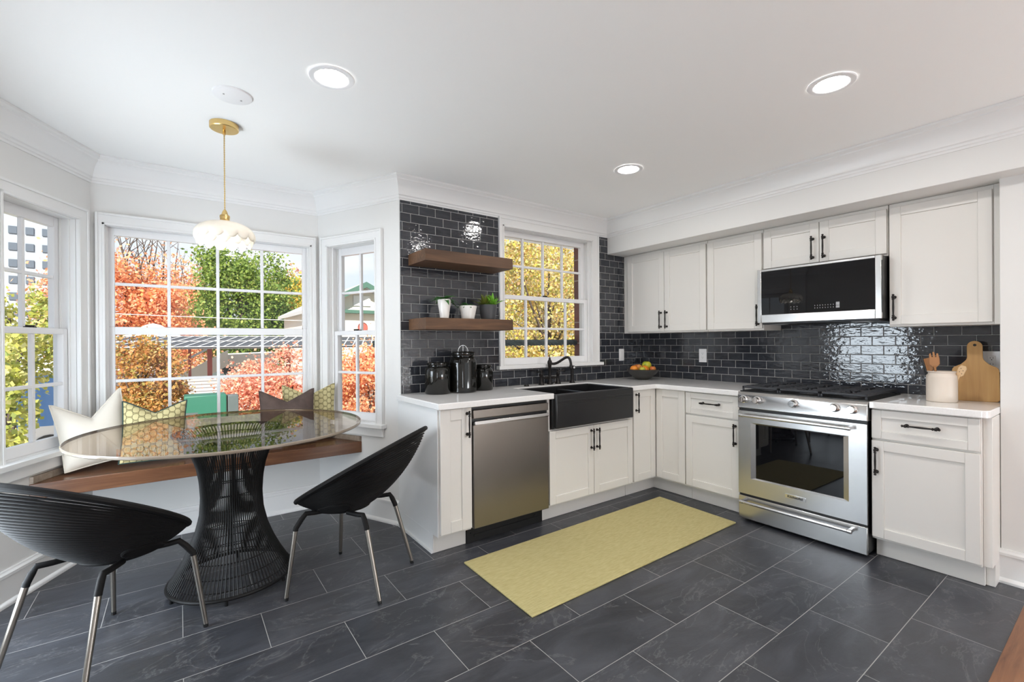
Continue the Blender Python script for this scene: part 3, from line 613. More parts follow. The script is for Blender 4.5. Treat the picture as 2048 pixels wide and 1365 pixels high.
# ------------------------------------------------------------------ range
c = thing('gas_range', 'stainless steel gas range with five knobs and dark oven window', 'range', (0, 0, 0), RZ); a, b2 = 1.358, 2.114; G = -.665
o = MB(); o.box(a + .004, b2 - .004, -.645, -.03, .018, .908); o.build('body', M['dark'], c, bevel=.003)
o = MB(); o.xprism([(-.646, .798), (-.668, .800), (-.664, .892), (-.640, .912), (-.60, .912), (-.60, .798)], a - .003, b2 + .003); o.build('control_panel', M['steel'], c, bevel=.003)
o = MB(); z0, z1 = .196, .780
wa, wb, wz0, wz1 = a + .086, b2 - .090, .308, .700
o.box(a, wa, G, G + .019, z0, z1); o.box(wb, b2, G, G + .019, z0, z1); o.box(wa, wb, G, G + .019, z0, wz0); o.box(wa, wb, G, G + .019, wz1, z1)
dr = o.build('oven_door', M['steel'], c)
o = MB(); w = .030
for q in ((wa, wa + w, wz0, wz1, 'l'), (wb - w, wb, wz0, wz1, 'r')):
    x_in = q[1] if q[4] == 'l' else q[0]; x_out = q[0] if q[4] == 'l' else q[1]
    o.prism([(x_out, G + .001), (x_in, G + .012), (x_in, G + .018), (x_out, G + .018)], wz0, wz1)
o.xprism([(G + .001, wz1), (G + .012, wz1 - .010), (G + .018, wz1 - .010), (G + .018, wz1)], wa, wb); o.xprism([(G + .001, wz0), (G + .012, wz0 + .008), (G + .018, wz0 + .008), (G + .018, wz0)], wa, wb)
o.build('window_bezel', M['steel'], dr)
tag(MB().box(wa + w - .002, wb - w + .002, G + .013, G + .017, wz0 + .004, wz1 - .006).build('oven_window', M['blackglass'], dr), 'black glass oven window')
def bar_handle(parent, x0, x1, z):
    o = MB(); y = G - .045
    o.tube([(x0, y, z), (x0 + .022, y, z), (x0 + .023, y, z), (x1 - .023, y, z), (x1 - .022, y, z), (x1, y, z)], [.0125, .0125, .0105, .0105, .0125, .0125], 16)
    for x in (x0 + .004, x1 - .022): o.box(x, x + .018, y, G, z - .009, z + .009)
    return o.build('handle', M['steel'], parent, smooth=True, bevel=.0015, seg=1)
bar_handle(dr, a + .03, b2 - .066, .752)
o = MB(); bx0, bx1 = a + .310, a + .434; o.box(bx0, bx1, G - .004, G, .240, .266); bd = o.build('badge', M['chrome'], dr, bevel=.001)
o = MB(); z0, z1 = .020, .180; o.box(a, b2, G, G + .019, z0, z1); dw = o.build('warming_drawer', M['steel'], c, bevel=.003); bar_handle(dw, a + .03, b2 - .062, .148)
tcv = bpy.data.curves.new('lettering', 'FONT'); tcv.body = 'KitchenAid'; tcv.size = .0205; tcv.align_x = 'CENTER'; tcv.align_y = 'CENTER'; tcv.extrude = .0004; tcv.offset = .0005
to = bpy.data.objects.new('tmp_text', tcv); COL.objects.link(to); bpy.context.view_layer.update()
tme = bpy.data.meshes.new_from_object(to.evaluated_get(bpy.context.evaluated_depsgraph_get())); bpy.data.objects.remove(to)
tme.materials.clear(); tme.materials.append(M['lettering']); to = bpy.data.objects.new('lettering', tme); COL.objects.link(to); to.parent = dr
to.location = ((bx0 + bx1) / 2, G - .0046, .253); to.rotation_euler = (PI / 2, 0, 0)
for x in (1.401, 1.494, 1.724, 1.955, 2.045):
    o = MB(); o.lathe([(0, 0), (.027, 0), (.027, -.010), (.022, -.013), (.021, -.034), (.018, -.038), (0, -.038)], 24, (x, -.667, .862), axis='y'); o.box(x - .003, x + .003, -.7065, -.703, .845, .882)
    o.build('knob', M['chrome'], c, smooth=True, angle=35)
o = MB(); o.box(a, b2, -.640, -.035, .909, .918); o.build('cooktop', M['dark'], c, bevel=.003)
for gx in range(3):
    o = MB(); x0 = a + .010 + gx * .2466; x1 = x0 + .243; yf, yb = -.625, -.070; z0, z1 = .936, .950; t = .011
    for p in ((x0, x1, yf, yf + t), (x0, x1, yb - t, yb), (x0, x0 + t, yf, yb), (x1 - t, x1, yf, yb)): o.box(*p, z0, z1)
    ym = (yf + yb) / 2; xm = (x0 + x1) / 2; o.box(x0, x1, ym - t / 2, ym + t / 2, z0, z1)
    for yc in ((yf + ym) / 2, (yb + ym) / 2):
        for s_ in (-.075, 0, .075): o.box(x0, xm - .03, yc + s_ - t / 2, yc + s_ + t / 2, z0, z1); o.box(xm + .03, x1, yc + s_ - t / 2, yc + s_ + t / 2, z0, z1)
        o.box(xm - t / 2, xm + t / 2, yc - .13, yc - .03, z0, z1); o.box(xm - t / 2, xm + t / 2, yc + .03, yc + .13, z0, z1)
    for p in ((x0, yf), (x1 - t, yf), (x0, yb - t), (x1 - t, yb - t)): o.box(p[0], p[0] + t, p[1], p[1] + t, .918, z0)
    o.build('grate', M['cast'], c, bevel=.002, seg=1)
for bxp in (a + .13, a + .378, b2 - .13):
    for byp in (-.48, -.21):
        MB().lathe([(0, .918), (.05, .918), (.048, .924), (.04, .926), (.04, .932), (.036, .934), (0, .934)], 22, (bxp, byp, 0)).build('burner', M['cast'], c, smooth=True)
for x in (a + .06, b2 - .06): MB().cyl((x, -.60, .001), (x, -.60, .018), .018).build('foot', M['dark'], c)
# ------------------------------------------------------------------ microwave
c = thing('microwave', 'stainless over-range microwave with black glass front', 'microwave', (0, 0, 0), RZ); a, b2 = 1.370, 2.116; z0, z1 = 1.402, 1.793
MB().box(a, b2, -.385, -.012, z0 + .003, z1 - .002).build('body', M['dark'], c)
o = MB(); a2, b3 = 1.390, 2.116; Gm = -.412
o.box(a2 - .018, a2 + .010, Gm, -.386, z0, z1); o.box(2.084, b3, Gm, -.386, z0, z1); o.box(a2 + .010, 2.084, Gm, -.386, z0, 1.461); o.box(a2 + .010, 2.084, Gm, -.386, 1.776, z1)
dr = o.build('door_frame', M['steel'], c, bevel=.003)
MB().box(a2 + .006, 2.088, Gm + .003, -.388, 1.458, 1.780).build('door_glass', M['blackglass'], c)
o = MB(); o.box(b3, b3 + .004, -.410, -.386, 1.44, 1.76); o.build('grip_recess', M['dark'], c)
o = MB(); pts = [(a2 + .36 + .0155 * i, 1.487 + .017 * j) for i in range(9) for j in range(2)] + [(a2 + .21 + .02 * i, 1.487 + .017 * j) for i in range(3) for j in range(2)]
for x, z in pts: o.box(x, x + .003, Gm + .0022, Gm + .003, z, z + .006)
o.box(a2 + .485, a2 + .505, Gm + .0022, Gm + .003, 1.484, 1.500); o.box(a2 + .485, a2 + .505, Gm + .0022, Gm + .003, 1.502, 1.522)
o.build('control_marks', M['gray_ui'], c)['kind'] = 'stuff'
o = MB(); o.box(a + .02, b2 - .02, -.375, -.03, z0 - .012, z0 + .003); o.build('vent_grille', M['micro_under'], c, bevel=.004)
for x in (a + .07, b2 - .17): MB().box(x, x + .10, -.37, -.30, z0 - .014, z0 - .0121).build('task_lamp', M['led_off'], c)
# ------------------------------------------------------------------ shelves and what stands on them
for z, lab in ((1.818, 'dark-stained thick floating shelf, the bare upper one'), (1.362, 'dark-stained thick floating shelf holding three potted plants')):
    tag(MB().box(-2.572, -1.860, -.285, -.0095, z, z + .078).build('floating_shelf', M['shelfwood'], bevel=.002), lab, 'shelf')
def leaf(o, base, direction, length, width, droop, mi=0):
    d = Vector(direction).normalized(); side = d.cross(Vector((0, 0, 1))); side = side.normalized() if side.length > .01 else Vector((1, 0, 0)); n = 7; vs = []; fs = []
    for i in range(n):
        t = i / (n - 1); p = Vector(base) + d * length * t - Vector((0, 0, 1)) * droop * t * t; w = width * math.sin(PI * min(1, .12 + .88 * t) ** .8) + .0004
        k = Vector((0, 0, .25 * w))
        vs += [p - side * w + k, p, p + side * w + k]
    for i in range(n - 1): fs += [(3 * i, 3 * i + 1, 3 * i + 4, 3 * i + 3), (3 * i + 1, 3 * i + 2, 3 * i + 5, 3 * i + 4)]
    o.add(vs, fs, mi)
ZS = 1.4405
def plant(label, loc, prof, potmat, leafmats, nl, ln, wd, tilt, drp, zt, clusters=((0, 0),)):
    c = thing('potted_plant', label, 'plant', loc)
    MB().lathe(prof, 28).build('pot', potmat, c, smooth=True)
    MB().lathe([(0, zt - .012), (prof[-3][0] - .004, zt - .012)], 20).build('soil', M['soil'], c)
    o = MB()
    for ci, (dx, dy) in enumerate(clusters):
        for i in range(nl):
            w = 2 * PI * i / nl * 2.618 + ci; e = tilt[0] + (tilt[1] - tilt[0]) * (i / nl)
            leaf(o, (dx, dy, zt - .012), (math.cos(w) * math.cos(e), math.sin(w) * math.cos(e), math.sin(e)), ln * random.uniform(.75, 1.1), wd * random.uniform(.8, 1.1), drp * random.uniform(.6, 1.2), ci % len(leafmats))
    f = o.build('foliage', leafmats, c, smooth=True, angle=80)
    f.modifiers.new('thick', 'SOLIDIFY').thickness = .0008
plant('dark leafy plant in the slender tall white pot on the lower shelf', (-2.372, -.165, ZS), [(0, 0), (.030, 0), (.036, .05), (.046, .11), (.047, .135), (.043, .137), (.041, .12)], M['whiteceramic'], [M['leaf_dark']], 18, .125, .0165, (.15, .9), .065, .140)
plant('dark leafy plant in the short flared white pot on the lower shelf', (-2.180, -.165, ZS), [(0, 0), (.046, 0), (.050, .02), (.064, .09), (.064, .098), (.060, .099), (.057, .08)], M['whiteceramic'], [M['leaf_dark']], 22, .088, .0165, (.25, 1.0), .045, .102)
plant('bright spiky plant in the dark grey pot on the lower shelf', (-2.005, -.165, ZS), [(0, 0), (.052, 0), (.056, .02), (.066, .10), (.066, .112), (.062, .113), (.059, .09)], M['grayceramic'], [M['leaf_mix'], M['leaf_bright']], 28, .115, .0125, (.25, 1.45), .02, .113, ((-.02, .01), (.03, -.012)))
# canisters
def canister(label, loc, r, h, rz=0, bail=False):
    c = thing('canister', label, 'canister', loc, rz)
    MB().lathe([(0, 0), (r * .93, 0), (r, .008), (r, h * .70), (r * .985, h * .76), (r * .90, h * .825), (r * .76, h * .86), (r * .76, h * .90)], 40).build('body', M['canister'], c, smooth=True)
    MB().lathe([(r * .70, h * .885), (r * .84, h * .885), (r * .86, h * .90), (r * .86, h * .955), (r * .80, h * .975), (r * .30, h * .99), (0, h)], 40).build('lid', M['canister'], c, smooth=True)
    o = MB(); o.tube([(-r * .78, 0, h * .86), (-r * .98, 0, h * .83), (-r * 1.12, 0, h * .78), (-r * 1.04, 0, h * .70)], .008, 8); o.build('clasp', M['canister'], c, smooth=True)
    if bail:
        o = MB(); o.tube([(r * .36 * math.cos(t), 0, h * .965 + r * .5 * math.sin(t)) for t in np.linspace(0, PI, 16)], .0024, 8); o.tube([(0, 0, h * .965 + r * .5), (0, 0, h * .97)], .002, 8)
        tag(o.build('bail', M['white'], c, smooth=True), 'white wire handle loop').rotation_euler = (0, 0, -.63 - rz)
canister('glossy black canister of middle height, nearest the open end of the counter', (-2.412, -.135, CT1 + .0005), .090, .225, .9)
canister('tallest glossy black canister with a white wire loop on its lid', (-2.215, -.150, CT1 + .0005), .101, .298, .8, True)
canister('smallest glossy black canister, beside the sink side of the tall one', (-2.026, -.120, CT1 + .0005), .076, .196, 1.2)
# ------------------------------------------------------------------ fruit bowl
BX, BYY = -.345, -.275
tag(MB().lathe([(0, 0), (.052, 0), (.055, .004), (.085, .022), (.120, .052), (.142, .086), (.147, .096), (.143, .097), (.134, .082), (.112, .052), (.078, .028), (.04, .016), (0, .014)], 40, (BX, BYY, CT1 + .0005)).build('fruit_bowl', M['bowl'], smooth=True), 'dark round bowl of fruit in the counter corner', 'bowl')
def fruit(name, label, x, y, z, r, cols, sc=(1, 1, .92), dimple=True, bumpy=False):
    c = thing(name, label, 'fruit', (BX + x, BYY + y, CT1 + z)); m = mat(name + '_skin', cols[0], .38)
    setc(m, ramp(m, noise(m, vec(m, (1, 1, .5)), 16, 4), [(.3, cols[0]), (.7, cols[1])]))
    o = MB(); prof = []
    for i in range(17):
        t = PI * i / 16; q = r * math.sin(t); zz = -r * sc[2] * math.cos(t)
        if dimple: zz -= .22 * r * math.exp(-(q / (.35 * r)) ** 2) * (1 if zz > 0 else -.5)
        prof.append((q, zz))
    o.lathe(prof, 24); f = o.build('flesh', m, c, smooth=True, angle=80)
    if bumpy: bump(m, noise(m, vec(m), 220, 2), .15, .002)
    o = MB(); o.tube([(0, 0, prof[-1][1] - .004), (.002, 0, prof[-1][1] + .006), (.005, .002, prof[-1][1] + .013)], .0018, 6); o.build('stem', M['bark'], c)
    return c
fruit('apple', 'red and yellow apple at the back of the fruit bowl', .0, .058, .108, .040, [(.45, .05, .02), (.75, .40, .08)])
fruit('orange', 'bright orange in the front middle of the fruit bowl', -.012, -.030, .094, .042, [(.85, .24, .02), (.90, .32, .03)], dimple=False, bumpy=True)
fruit('orange', 'orange at the edge of the fruit bowl facing the window side', -.078, .040, .100, .036, [(.85, .22, .02), (.88, .36, .04)], dimple=False, bumpy=True)
fruit('apple', 'green and yellow apple heaped highest in the fruit bowl', .072, .012, .128, .045, [(.30, .42, .02), (.72, .62, .05)], sc=(1, 1, 1.02))
fruit('apple', 'yellow apple half sunk between the oranges in the fruit bowl', -.072, -.052, .100, .028, [(.70, .55, .06), (.45, .50, .05)])
fruit('apple', 'red apple low in the fruit bowl beside the green one', .058, -.068, .100, .030, [(.50, .06, .02), (.75, .30, .06)])
# ------------------------------------------------------------------ crock, utensils, board
CX, CY = -.330, -2.372
c = thing('crock', 'beige stoneware crock full of utensils on the short counter', 'crock', (CX, CY, CT1 + .0005))
MB().lathe([(0, 0), (.064, 0), (.068, .004), (.068, .138), (.066, .150), (.060, .158), (.059, .166), (.064, .170), (.064, .174), (.058, .175), (.055, .165), (.060, .148), (.062, .02), (0, .012)], 40).build('jar', M['crock'], c, smooth=True)
def utensil(name, label, x, y, dx, dy, ln, kind, mt):
    z0 = CT1 + .02; o = MB(); c = thing(name, label, 'utensil', (CX + x, CY + y, z0))
    d = Vector((dx, dy, 1)).normalized()
    if kind == 'stick': o.tube([(0, 0, 0), d * ln * .5, d * ln], [.0045, .005, .0055], 10); o.build('shaft', mt, c, smooth=True); return
    o.tube([(0, 0, 0), d * (ln - .07)], [.005, .006], 8); o.build('shaft', mt, c, smooth=True)
    h = MB(); sd = Vector((0, 1, 0)); p = d * (ln - .08)
    if kind == 'fork':
        pl = [(-.006, 0), (-.023, .018), (-.025, .05), (-.021, .082), (-.014, .082), (-.012, .060), (-.008, .060), (-.006, .090), (.002, .092), (.004, .062), (.008, .062), (.011, .086), (.018, .080), (.021, .05), (.023, .02), (.006, 0)]
    elif kind == 'spat': pl = [(-.006, 0), (-.020, .015), (-.024, .07), (-.020, .088), (.020, .082), (.022, .02), (.006, 0)]
    else: pl = [(-.008, 0), (-.016, .01), (-.018, .05), (-.010, .064), (.010, .064), (.018, .05), (.016, .01), (.008, 0)]
    e = sd - d * sd.dot(d); e.normalize(); g = d.cross(e)
    n = len(pl); vs = [p + e * a + d * b2 + g * s_ for s_ in (-.003, .003) for a, b2 in pl]
    h.add(vs, [tuple(range(n)), tuple(range(2 * n - 1, n - 1, -1))] + [(i, n + i, n + (i + 1) % n, (i + 1) % n) for i in range(n)])
    hd = h.build('head', mt, c, bevel=.0012, seg=1)
    if kind == 'scoop':
        q = MB()
        for a, b2 in ((-.006, .018), (.006, .026), (-.006, .036), (.006, .046)):
            w = p + e * a + d * b2; q.tube([w - g * .0034, w + g * .0034], .0022, 8)
        q.build('holes', M['dark'], hd)
utensil('wooden_fork', 'slotted brown wooden fork standing in the crock', .0, .012, .02, .10, .255, 'fork', M['woodspoon'])
utensil('wooden_spatula', 'brown wooden spatula at the window side of the crock', .012, .034, .02, .15, .225, 'spat', M['woodspoon'])
utensil('utensil_handle', 'thin black utensil handle sticking out of the crock', -.01, .030, .0, .24, .25, 'stick', M['dark'])
utensil('wooden_scoop', 'pale wooden slotted spoon tilted toward the cutting board', .0, -.030, .02, -.33, .215, 'scoop', M['palewood'])
c = thing('cutting_board', 'maple paddle cutting board with a hole, leaning on the tile by the crock', 'cutting board', (-.175, -2.487, CT1 + .0008))
pl = []
def arc(cx, cz_, r, a0, a1, n): return [(cx + r * math.cos(a0 + (a1 - a0) * i / n), cz_ + r * math.sin(a0 + (a1 - a0) * i / n)) for i in range(n + 1)]
hw = .098
half = arc(hw - .018, .018, .018, -PI / 2, 0, 5) + arc(hw - .03, .178, .03, 0, .9, 5) + [(.060, .216)] + arc(.075, .262, .042, -2.3, -PI, 5) + arc(0, .325, .033, 0, PI / 2, 6)
pl = half + [(-x, z) for x, z in half[::-1]]
o = MB(); o.yprism(pl, 0, .016); bo = o.build('board', M['board'], c, bevel=.003)
h = MB(); h.cyl((0, -.0008, .332), (0, .0168, .332), .0075, 16); h.build('hang_hole', M['dark'], c)
c.rotation_euler = (math.radians(-14), 0, math.radians(-79))
# outlets
def plate(name, label, cat, loc, rz, w, h, kind):
    c = thing(name, label, cat, loc, rz)
    MB().box(-w / 2, w / 2, -.006, 0, -h / 2, h / 2).build('plate', M['white'], c, bevel=.002)
    if kind == 'switch': MB().box(-.016, .016, -.009, -.006, -.033, .033).build('rocker', M['white'], c, bevel=.001)
    else:
        MB().box(-.0165, .0165, -.008, -.006, -.034, .034).build('receptacle', M['white'], c, bevel=.001)
        o = MB()
        for z in (.018, -.018):
            o.box(-.007, -.005, -.0083, -.008, z, z + .007); o.box(.005, .007, -.0083, -.008, z, z + .007); o.cyl((0, -.0083, z - .007), (0, -.008, z - .007), .0025, 10)
        o.build('slots', M['dark'], c)
plate('wall_switch', 'white light switch plate on the window wall above the fruit bowl', 'switch', (-.338, -.0095, 1.142), 0, .072, .118, 'switch')
plate('wall_outlet', 'white outlet plate on the range wall nearest the corner', 'outlet', (-.0095, -.686, 1.140), RZ, .075, .122, 'outlet')
plate('wall_outlet', 'white outlet plate on the range wall behind the cutting board', 'outlet', (-.0095, -2.530, 1.139), RZ, .115, .122, 'outlet')
# ------------------------------------------------------------------ rug
o = MB(); o.prism([(-.729, -.738), (-.757, -1.387), (-2.580, -1.407), (-2.570, -.762)], .0005, .011)
tag(o.build('rug', M['rug'], bevel=.004), 'long ochre yellow woven rug on the slate floor before the sink', 'rug')
# ------------------------------------------------------------------ bench
c = thing('window_bench', 'walnut plank bench seat built into the bay under the windows', 'bench'); yf = .338
xa = BX0 + (SX0 - BX0) * (BY - yf) / BY; xb = BX1 + (SX1 - BX1) * (BY - yf) / BY; i_ = .002
MB().prism([(xa + i_, yf), (xb - i_, yf), (BX1 - i_, BY - i_), (BX0 + i_, BY - i_)], .467, .548).build('seat', M['walnut'], c, bevel=.003)
for P, Q, s_ in (((xa + i_, yf + .003), (BX0 + i_, BY - i_), 1), ((xb - i_, yf + .003), (BX1 - i_, BY - i_), -1)):
    P, Q = Vector(P), Vector(Q); n = Vector((s_, 0)) * .016
    MB().prism([tuple(P), tuple(Q), tuple(Q + n), tuple(P + n)], .5485, .585).build('edge_strip', M['stripwood'], c, bevel=.001, seg=1)
MB().box(BX0 + .02, BX1 - .02, BY - .018, BY - .002, .5485, .585).build('edge_strip', M['stripwood'], c, bevel=.001, seg=1)
# ------------------------------------------------------------------ cushions
def cushion(label, loc, rz, lean, roll, w, h, t, m, dent, piping=None, tall=0.0):
    c = thing('cushion', label, 'cushion', loc, rz, 'cushions on the bay bench'); c.rotation_euler = (lean, roll, rz)
    n = 28; o = MB(); vs = []; fs = []
    def P(u, v, sgn):
        r = max(abs(u), abs(v)); pin = .10 * (abs(u) * abs(v)) ** 2
        bulge = (max(0, 1 - abs(u) ** 2.6) * max(0, 1 - abs(v) ** 2.6)) ** .62
        x = u * w / 2 * (1 - .06 * (1 - abs(v) ** 2) * (abs(u) > .0) * abs(u)); z = h / 2 + v * h / 2 * (1 - .03 * (1 - u * u))
        if v > 0: z -= dent * (math.sqrt((1 - abs(u)) ** 2 + .004) - .063) * v ** 1.5
        z += tall * max(0, u) * max(0, v)
        return (x, sgn * t / 2 * bulge * (1 - .35 * max(0, v) * math.exp(-(u / .5) ** 2) * (dent > 0)), z)
    for sgn in (-1, 1):
        b0 = len(vs)
        for i in range(n + 1):
            for j in range(n + 1): vs.append(P(-1 + 2 * j / n, -1 + 2 * i / n, sgn))
        for i in range(n):
            for j in range(n):
                q = (b0 + i * (n + 1) + j, b0 + i * (n + 1) + j + 1, b0 + (i + 1) * (n + 1) + j + 1, b0 + (i + 1) * (n + 1) + j); fs.append(q if sgn < 0 else q[::-1])
    o.add(vs, fs); o.build('cover', m, c, smooth=True, angle=80)
    if piping:
        k = 24; ring = [(-1 + 2 * i / k, -1) for i in range(k)] + [(1, -1 + 2 * i / k) for i in range(k)] + [(1 - 2 * i / k, 1) for i in range(k)] + [(-1, 1 - 2 * i / k) for i in range(k)]
        o = MB(); o.tube([P(u, v, 1) for u, v in ring], .0042, 6, closed=True); o.build('piping', piping, c, smooth=True)
    return c
ZB = .5495
cushion('large cream leather cushion with star-like corners at the bench end by the narrow wall', (-4.255, .500, ZB + .034), math.radians(16), math.radians(-10), math.radians(-8), .315, .385, .12, M['cream'], .12, M['cream'], .03)
cushion('honeycomb patterned cushion standing beside the cream one', (-4.020, .455, ZB + .018), math.radians(4), math.radians(-11), math.radians(3), .315, .365, .11, M['pattern'], .075, M['darkpiping'])
cushion('brown suede cushion with a notched top on the bench', (-3.265, .490, ZB + .012), math.radians(-3), math.radians(-9), 0, .355, .385, .10, M['brownfab'], .09, M['brownfab'])
cushion('honeycomb patterned cushion tucked behind the brown one', (-3.105, .595, ZB + .022), math.radians(-10), math.radians(-5), 0, .36, .395, .085, M['pattern'], .085, M['pattern'])
# ------------------------------------------------------------------ table
TX, TY, TZ = -3.660, -.165, .826
c = thing('dining_table', 'round glass-topped table on a flared black wire base', 'table', (TX, TY, 0)); R = .665
MB().lathe([(0, TZ - .014), (R - .004, TZ - .014), (R, TZ - .010), (R, TZ - .004), (R - .004, TZ), (0, TZ)], 96).build('glass_top', M['tabletop'], c, smooth=True)
tag(MB().lathe([(R - .0055, TZ - .0142), (R - .003, TZ - .0144), (R + .0004, TZ - .0105), (R + .0004, TZ - .0035), (R - .003, TZ + .0003), (R - .0055, TZ + .0002)], 96).build('polished_rim', M['glassedge'], c, smooth=True), 'pale polished glass rim')
zz = [.038, .075, .13, .20, .28, .37, .46, .55, .63, .70, .755, .79, TZ - .020]; rr_ = [.285, .262, .232, .198, .168, .147, .141, .146, .160, .184, .212, .236, .258]
def rad(z): return float(np.interp(z, zz, rr_))
o = MB(); nr = 96
for i in range(nr):
    w = 2 * PI * i / nr; zl = np.linspace(.038, TZ - .02, 26); o.tube([(rad(z) * math.cos(w), rad(z) * math.sin(w), z) for z in zl], .0034, 5)
o.build('wire_rods', M['wire'], c, smooth=True)
o = MB()
for z in (.06, .11, .17, .25, .33, .41, .49, .57, .65, .72, .77): o.tube([((rad(z) - .004) * math.cos(w), (rad(z) - .004) * math.sin(w), z) for w in np.linspace(0, 2 * PI, 64, endpoint=False)], .0028, 5, closed=True)
o.build('wire_hoops', M['wire'], c, smooth=True)
o = MB(); o.tube([(.288 * math.cos(w), .288 * math.sin(w), .032) for w in np.linspace(0, 2 * PI, 72, endpoint=False)], .0095, 8, closed=True); o.build('base_ring', M['wire'], c, smooth=True)
o = MB(); o.tube([(.262 * math.cos(w), .262 * math.sin(w), TZ - .0215) for w in np.linspace(0, 2 * PI, 72, endpoint=False)], .0065, 8, closed=True); o.build('top_ring', M['wire'], c, smooth=True)
for i in range(6):
    w = 2 * PI * i / 6 + .35; MB().cyl((.285 * math.cos(w), .285 * math.sin(w), .001), (.285 * math.cos(w), .285 * math.sin(w), .030), .008, 10).build('foot', M['wire'], c)
# ------------------------------------------------------------------ chairs (front is local +x)
def make_chair(label):
    c = thing('rope_chair', label, 'chair', (0, 0, 0), 0, 'rope chairs at the glass table')
    F_, B_, HWD = .305, -.375, .315
    def rim(w):
        x = (F_ + B_) / 2 + (F_ - B_) / 2 * math.cos(w); y = HWD * math.sin(w) * (1 - .16 * math.cos(w)); t = (F_ - x) / (F_ - B_)
        return Vector((x, y, .415 + .395 * t ** .95))
    def bot(w): return Vector((.085 + .150 * math.cos(w), .135 * math.sin(w), .405))
    def P(w, t):                      # t 0 bottom .. 1 rim
        a, b2 = bot(w), rim(w); s_ = math.sin(t * PI / 2); k = 1 - math.cos(t * PI / 2)
        s2 = .45 * s_ + .55 * t; k2 = .45 * k + .55 * t
        p = Vector((a.x + (b2.x - a.x) * s2, a.y + (b2.y - a.y) * s2, a.z + (b2.z - a.z) * k2)); return p
    o = MB(); nl = 34
    for i in range(nl + 1):
        t = i / nl; o.tube([P(w, t) for w in np.linspace(0, 2 * PI, 72, endpoint=False)], .0047, 6, closed=True)
    o.build('shell', M['rope'], c, smooth=True)
    o = MB(); o.tube([rim(w) for w in np.linspace(0, 2 * PI, 80, endpoint=False)], .0125, 8, closed=True); o.build('rim', M['rope'], c, smooth=True)
    o = MB(); o.tube([bot(w) + Vector((0, 0, -.002)) for w in np.linspace(0, 2 * PI, 64, endpoint=False)], .010, 8, closed=True)
    for y in np.linspace(-.12, .12, 15):
        hx = .150 * math.sqrt(max(0, 1 - (y / .135) ** 2)); o.tube([(.085 - hx, y, .404), (.085 + hx, y, .404)], .0045, 6)
    o.build('seat_slats', M['rope'], c, smooth=True)
    for sg in (1, -1):
        def Q(a, b2, off=.005):
            w = sg * (1.72 + a); t = .20 + b2; p = P(w, t); n_ = Vector((math.cos(w) * .9, math.sin(w), -.75)).normalized(); return p + n_ * off
        q = MB(); q.tube([Q(.42 * math.cos(k), .17 * math.sin(k)) for k in np.linspace(0, 2 * PI, 40, endpoint=False)], .0065, 6, closed=True)
        for k in np.linspace(-.8, .8, 8): hw_ = .42 * math.sqrt(1 - k * k); q.tube([Q(hw_ * j - .10 * k, .17 * k + .05 * j * hw_, .007) for j in (-1, -.5, 0, .5, 1)], .0042, 5)
        q.build('woven_oval', M['rope'], c, smooth=True)
    for sx, sy in ((1, 1), (1, -1), (-1, 1), (-1, -1)):
        top = Vector((.215 if sx > 0 else -.135, sy * (.185 if sx > 0 else .165), .425 if sx > 0 else .455)); foot = Vector((.235 if sx > 0 else -.235, sy * (.255 if sx > 0 else .210), .002))
        if sx > 0: inner = Vector((.10, sy * .120, .405))
        else: inner = Vector((-.02, sy * .120, .402))
        sh = Vector((top.x + (.012 if sx > 0 else -.022), top.y + sy * .012, top.z - .055)) if sx > 0 else Vector((-.150, sy * .175, .385))
        if sx > 0: top = Vector((.172, sy * .182, .408)); sh = Vector((.204, sy * .220, .346))
        else: top = Vector((-.125, sy * .160, .408)); sh = Vector((-.150, sy * .172, .352))
        lg = MB(); lg.tube([sh, foot + Vector((0, 0, .012))], [.0115, .0095], 10); lo_ = lg.build('leg', M['chairleg'], c, smooth=True)
        q = MB(); q.tube([inner, inner.lerp(top, .6) + Vector((0, 0, -.002)), top, top.lerp(sh, .45) + Vector((0, 0, .004)), sh, sh + (foot - sh).normalized() * .012], [.012, .012, .0128, .0130, .0130, .0130], 10); tag(q.build('sleeve', M['rope'], lo_, smooth=True), 'black sleeve of the leg')
        q = MB(); q.tube([foot, foot + (sh - foot).normalized() * .014], .0105, 10); q.build('foot_cap', M['dark'], lo_)
    return c
ch = make_chair('black woven rope bucket chair beside the white end cabinet, its back to the kitchen')
ch.location = (-3.120, -.555, 0); ch.rotation_euler = (0, 0, math.radians(135))
dup(ch, (-4.143, -.556, 0), math.radians(43), 'black woven rope bucket chair nearest the narrow bay wall, cut off by the picture edge')
# ------------------------------------------------------------------ ceiling fittings
def downlight(label, x, y):
    c = thing('recessed_light', label, 'ceiling light', (x, y, H), 0, 'recessed ceiling lights')
    MB().lathe([(.066, -.0035), (.072, -.006), (.092, -.0045), (.095, -.0005)], 40).build('trim_ring', M['white'], c, smooth=True)
    MB().lathe([(0, -.003), (.067, -.003)], 40).build('diffuser', M['led'], c)
    for f in c.children:
        if f.name.startswith('diffuser'):
            f.data.flip_normals()
downlight('lit round recessed ceiling light between the pendant side and the camera', -3.340, -.985)
downlight('lit round recessed ceiling light nearest the camera on the microwave side', -1.488, -2.232)
downlight('lit round recessed ceiling light closest to the kitchen corner', -1.428, -1.021)
for i, (x, y) in enumerate(((-3.34, -2.23), (-1.49, -3.5), (-1.49, -4.9))):  # unseen downlights added for brightness; the first continues the visible grid
    downlight(['lit round recessed ceiling light straight above the camera', 'lit round recessed light behind the range side threshold', 'lit round recessed light deepest in the hall'][i], x, y)
c = thing('ceiling_plate', 'blank white round cover plate with two screws on the ceiling', 'ceiling plate', (-3.678, -.575, H))
MB().lathe([(0, -.012), (.070, -.011), (.080, -.007), (.082, -.0005)], 40).build('cover', M['white'], c, smooth=True)
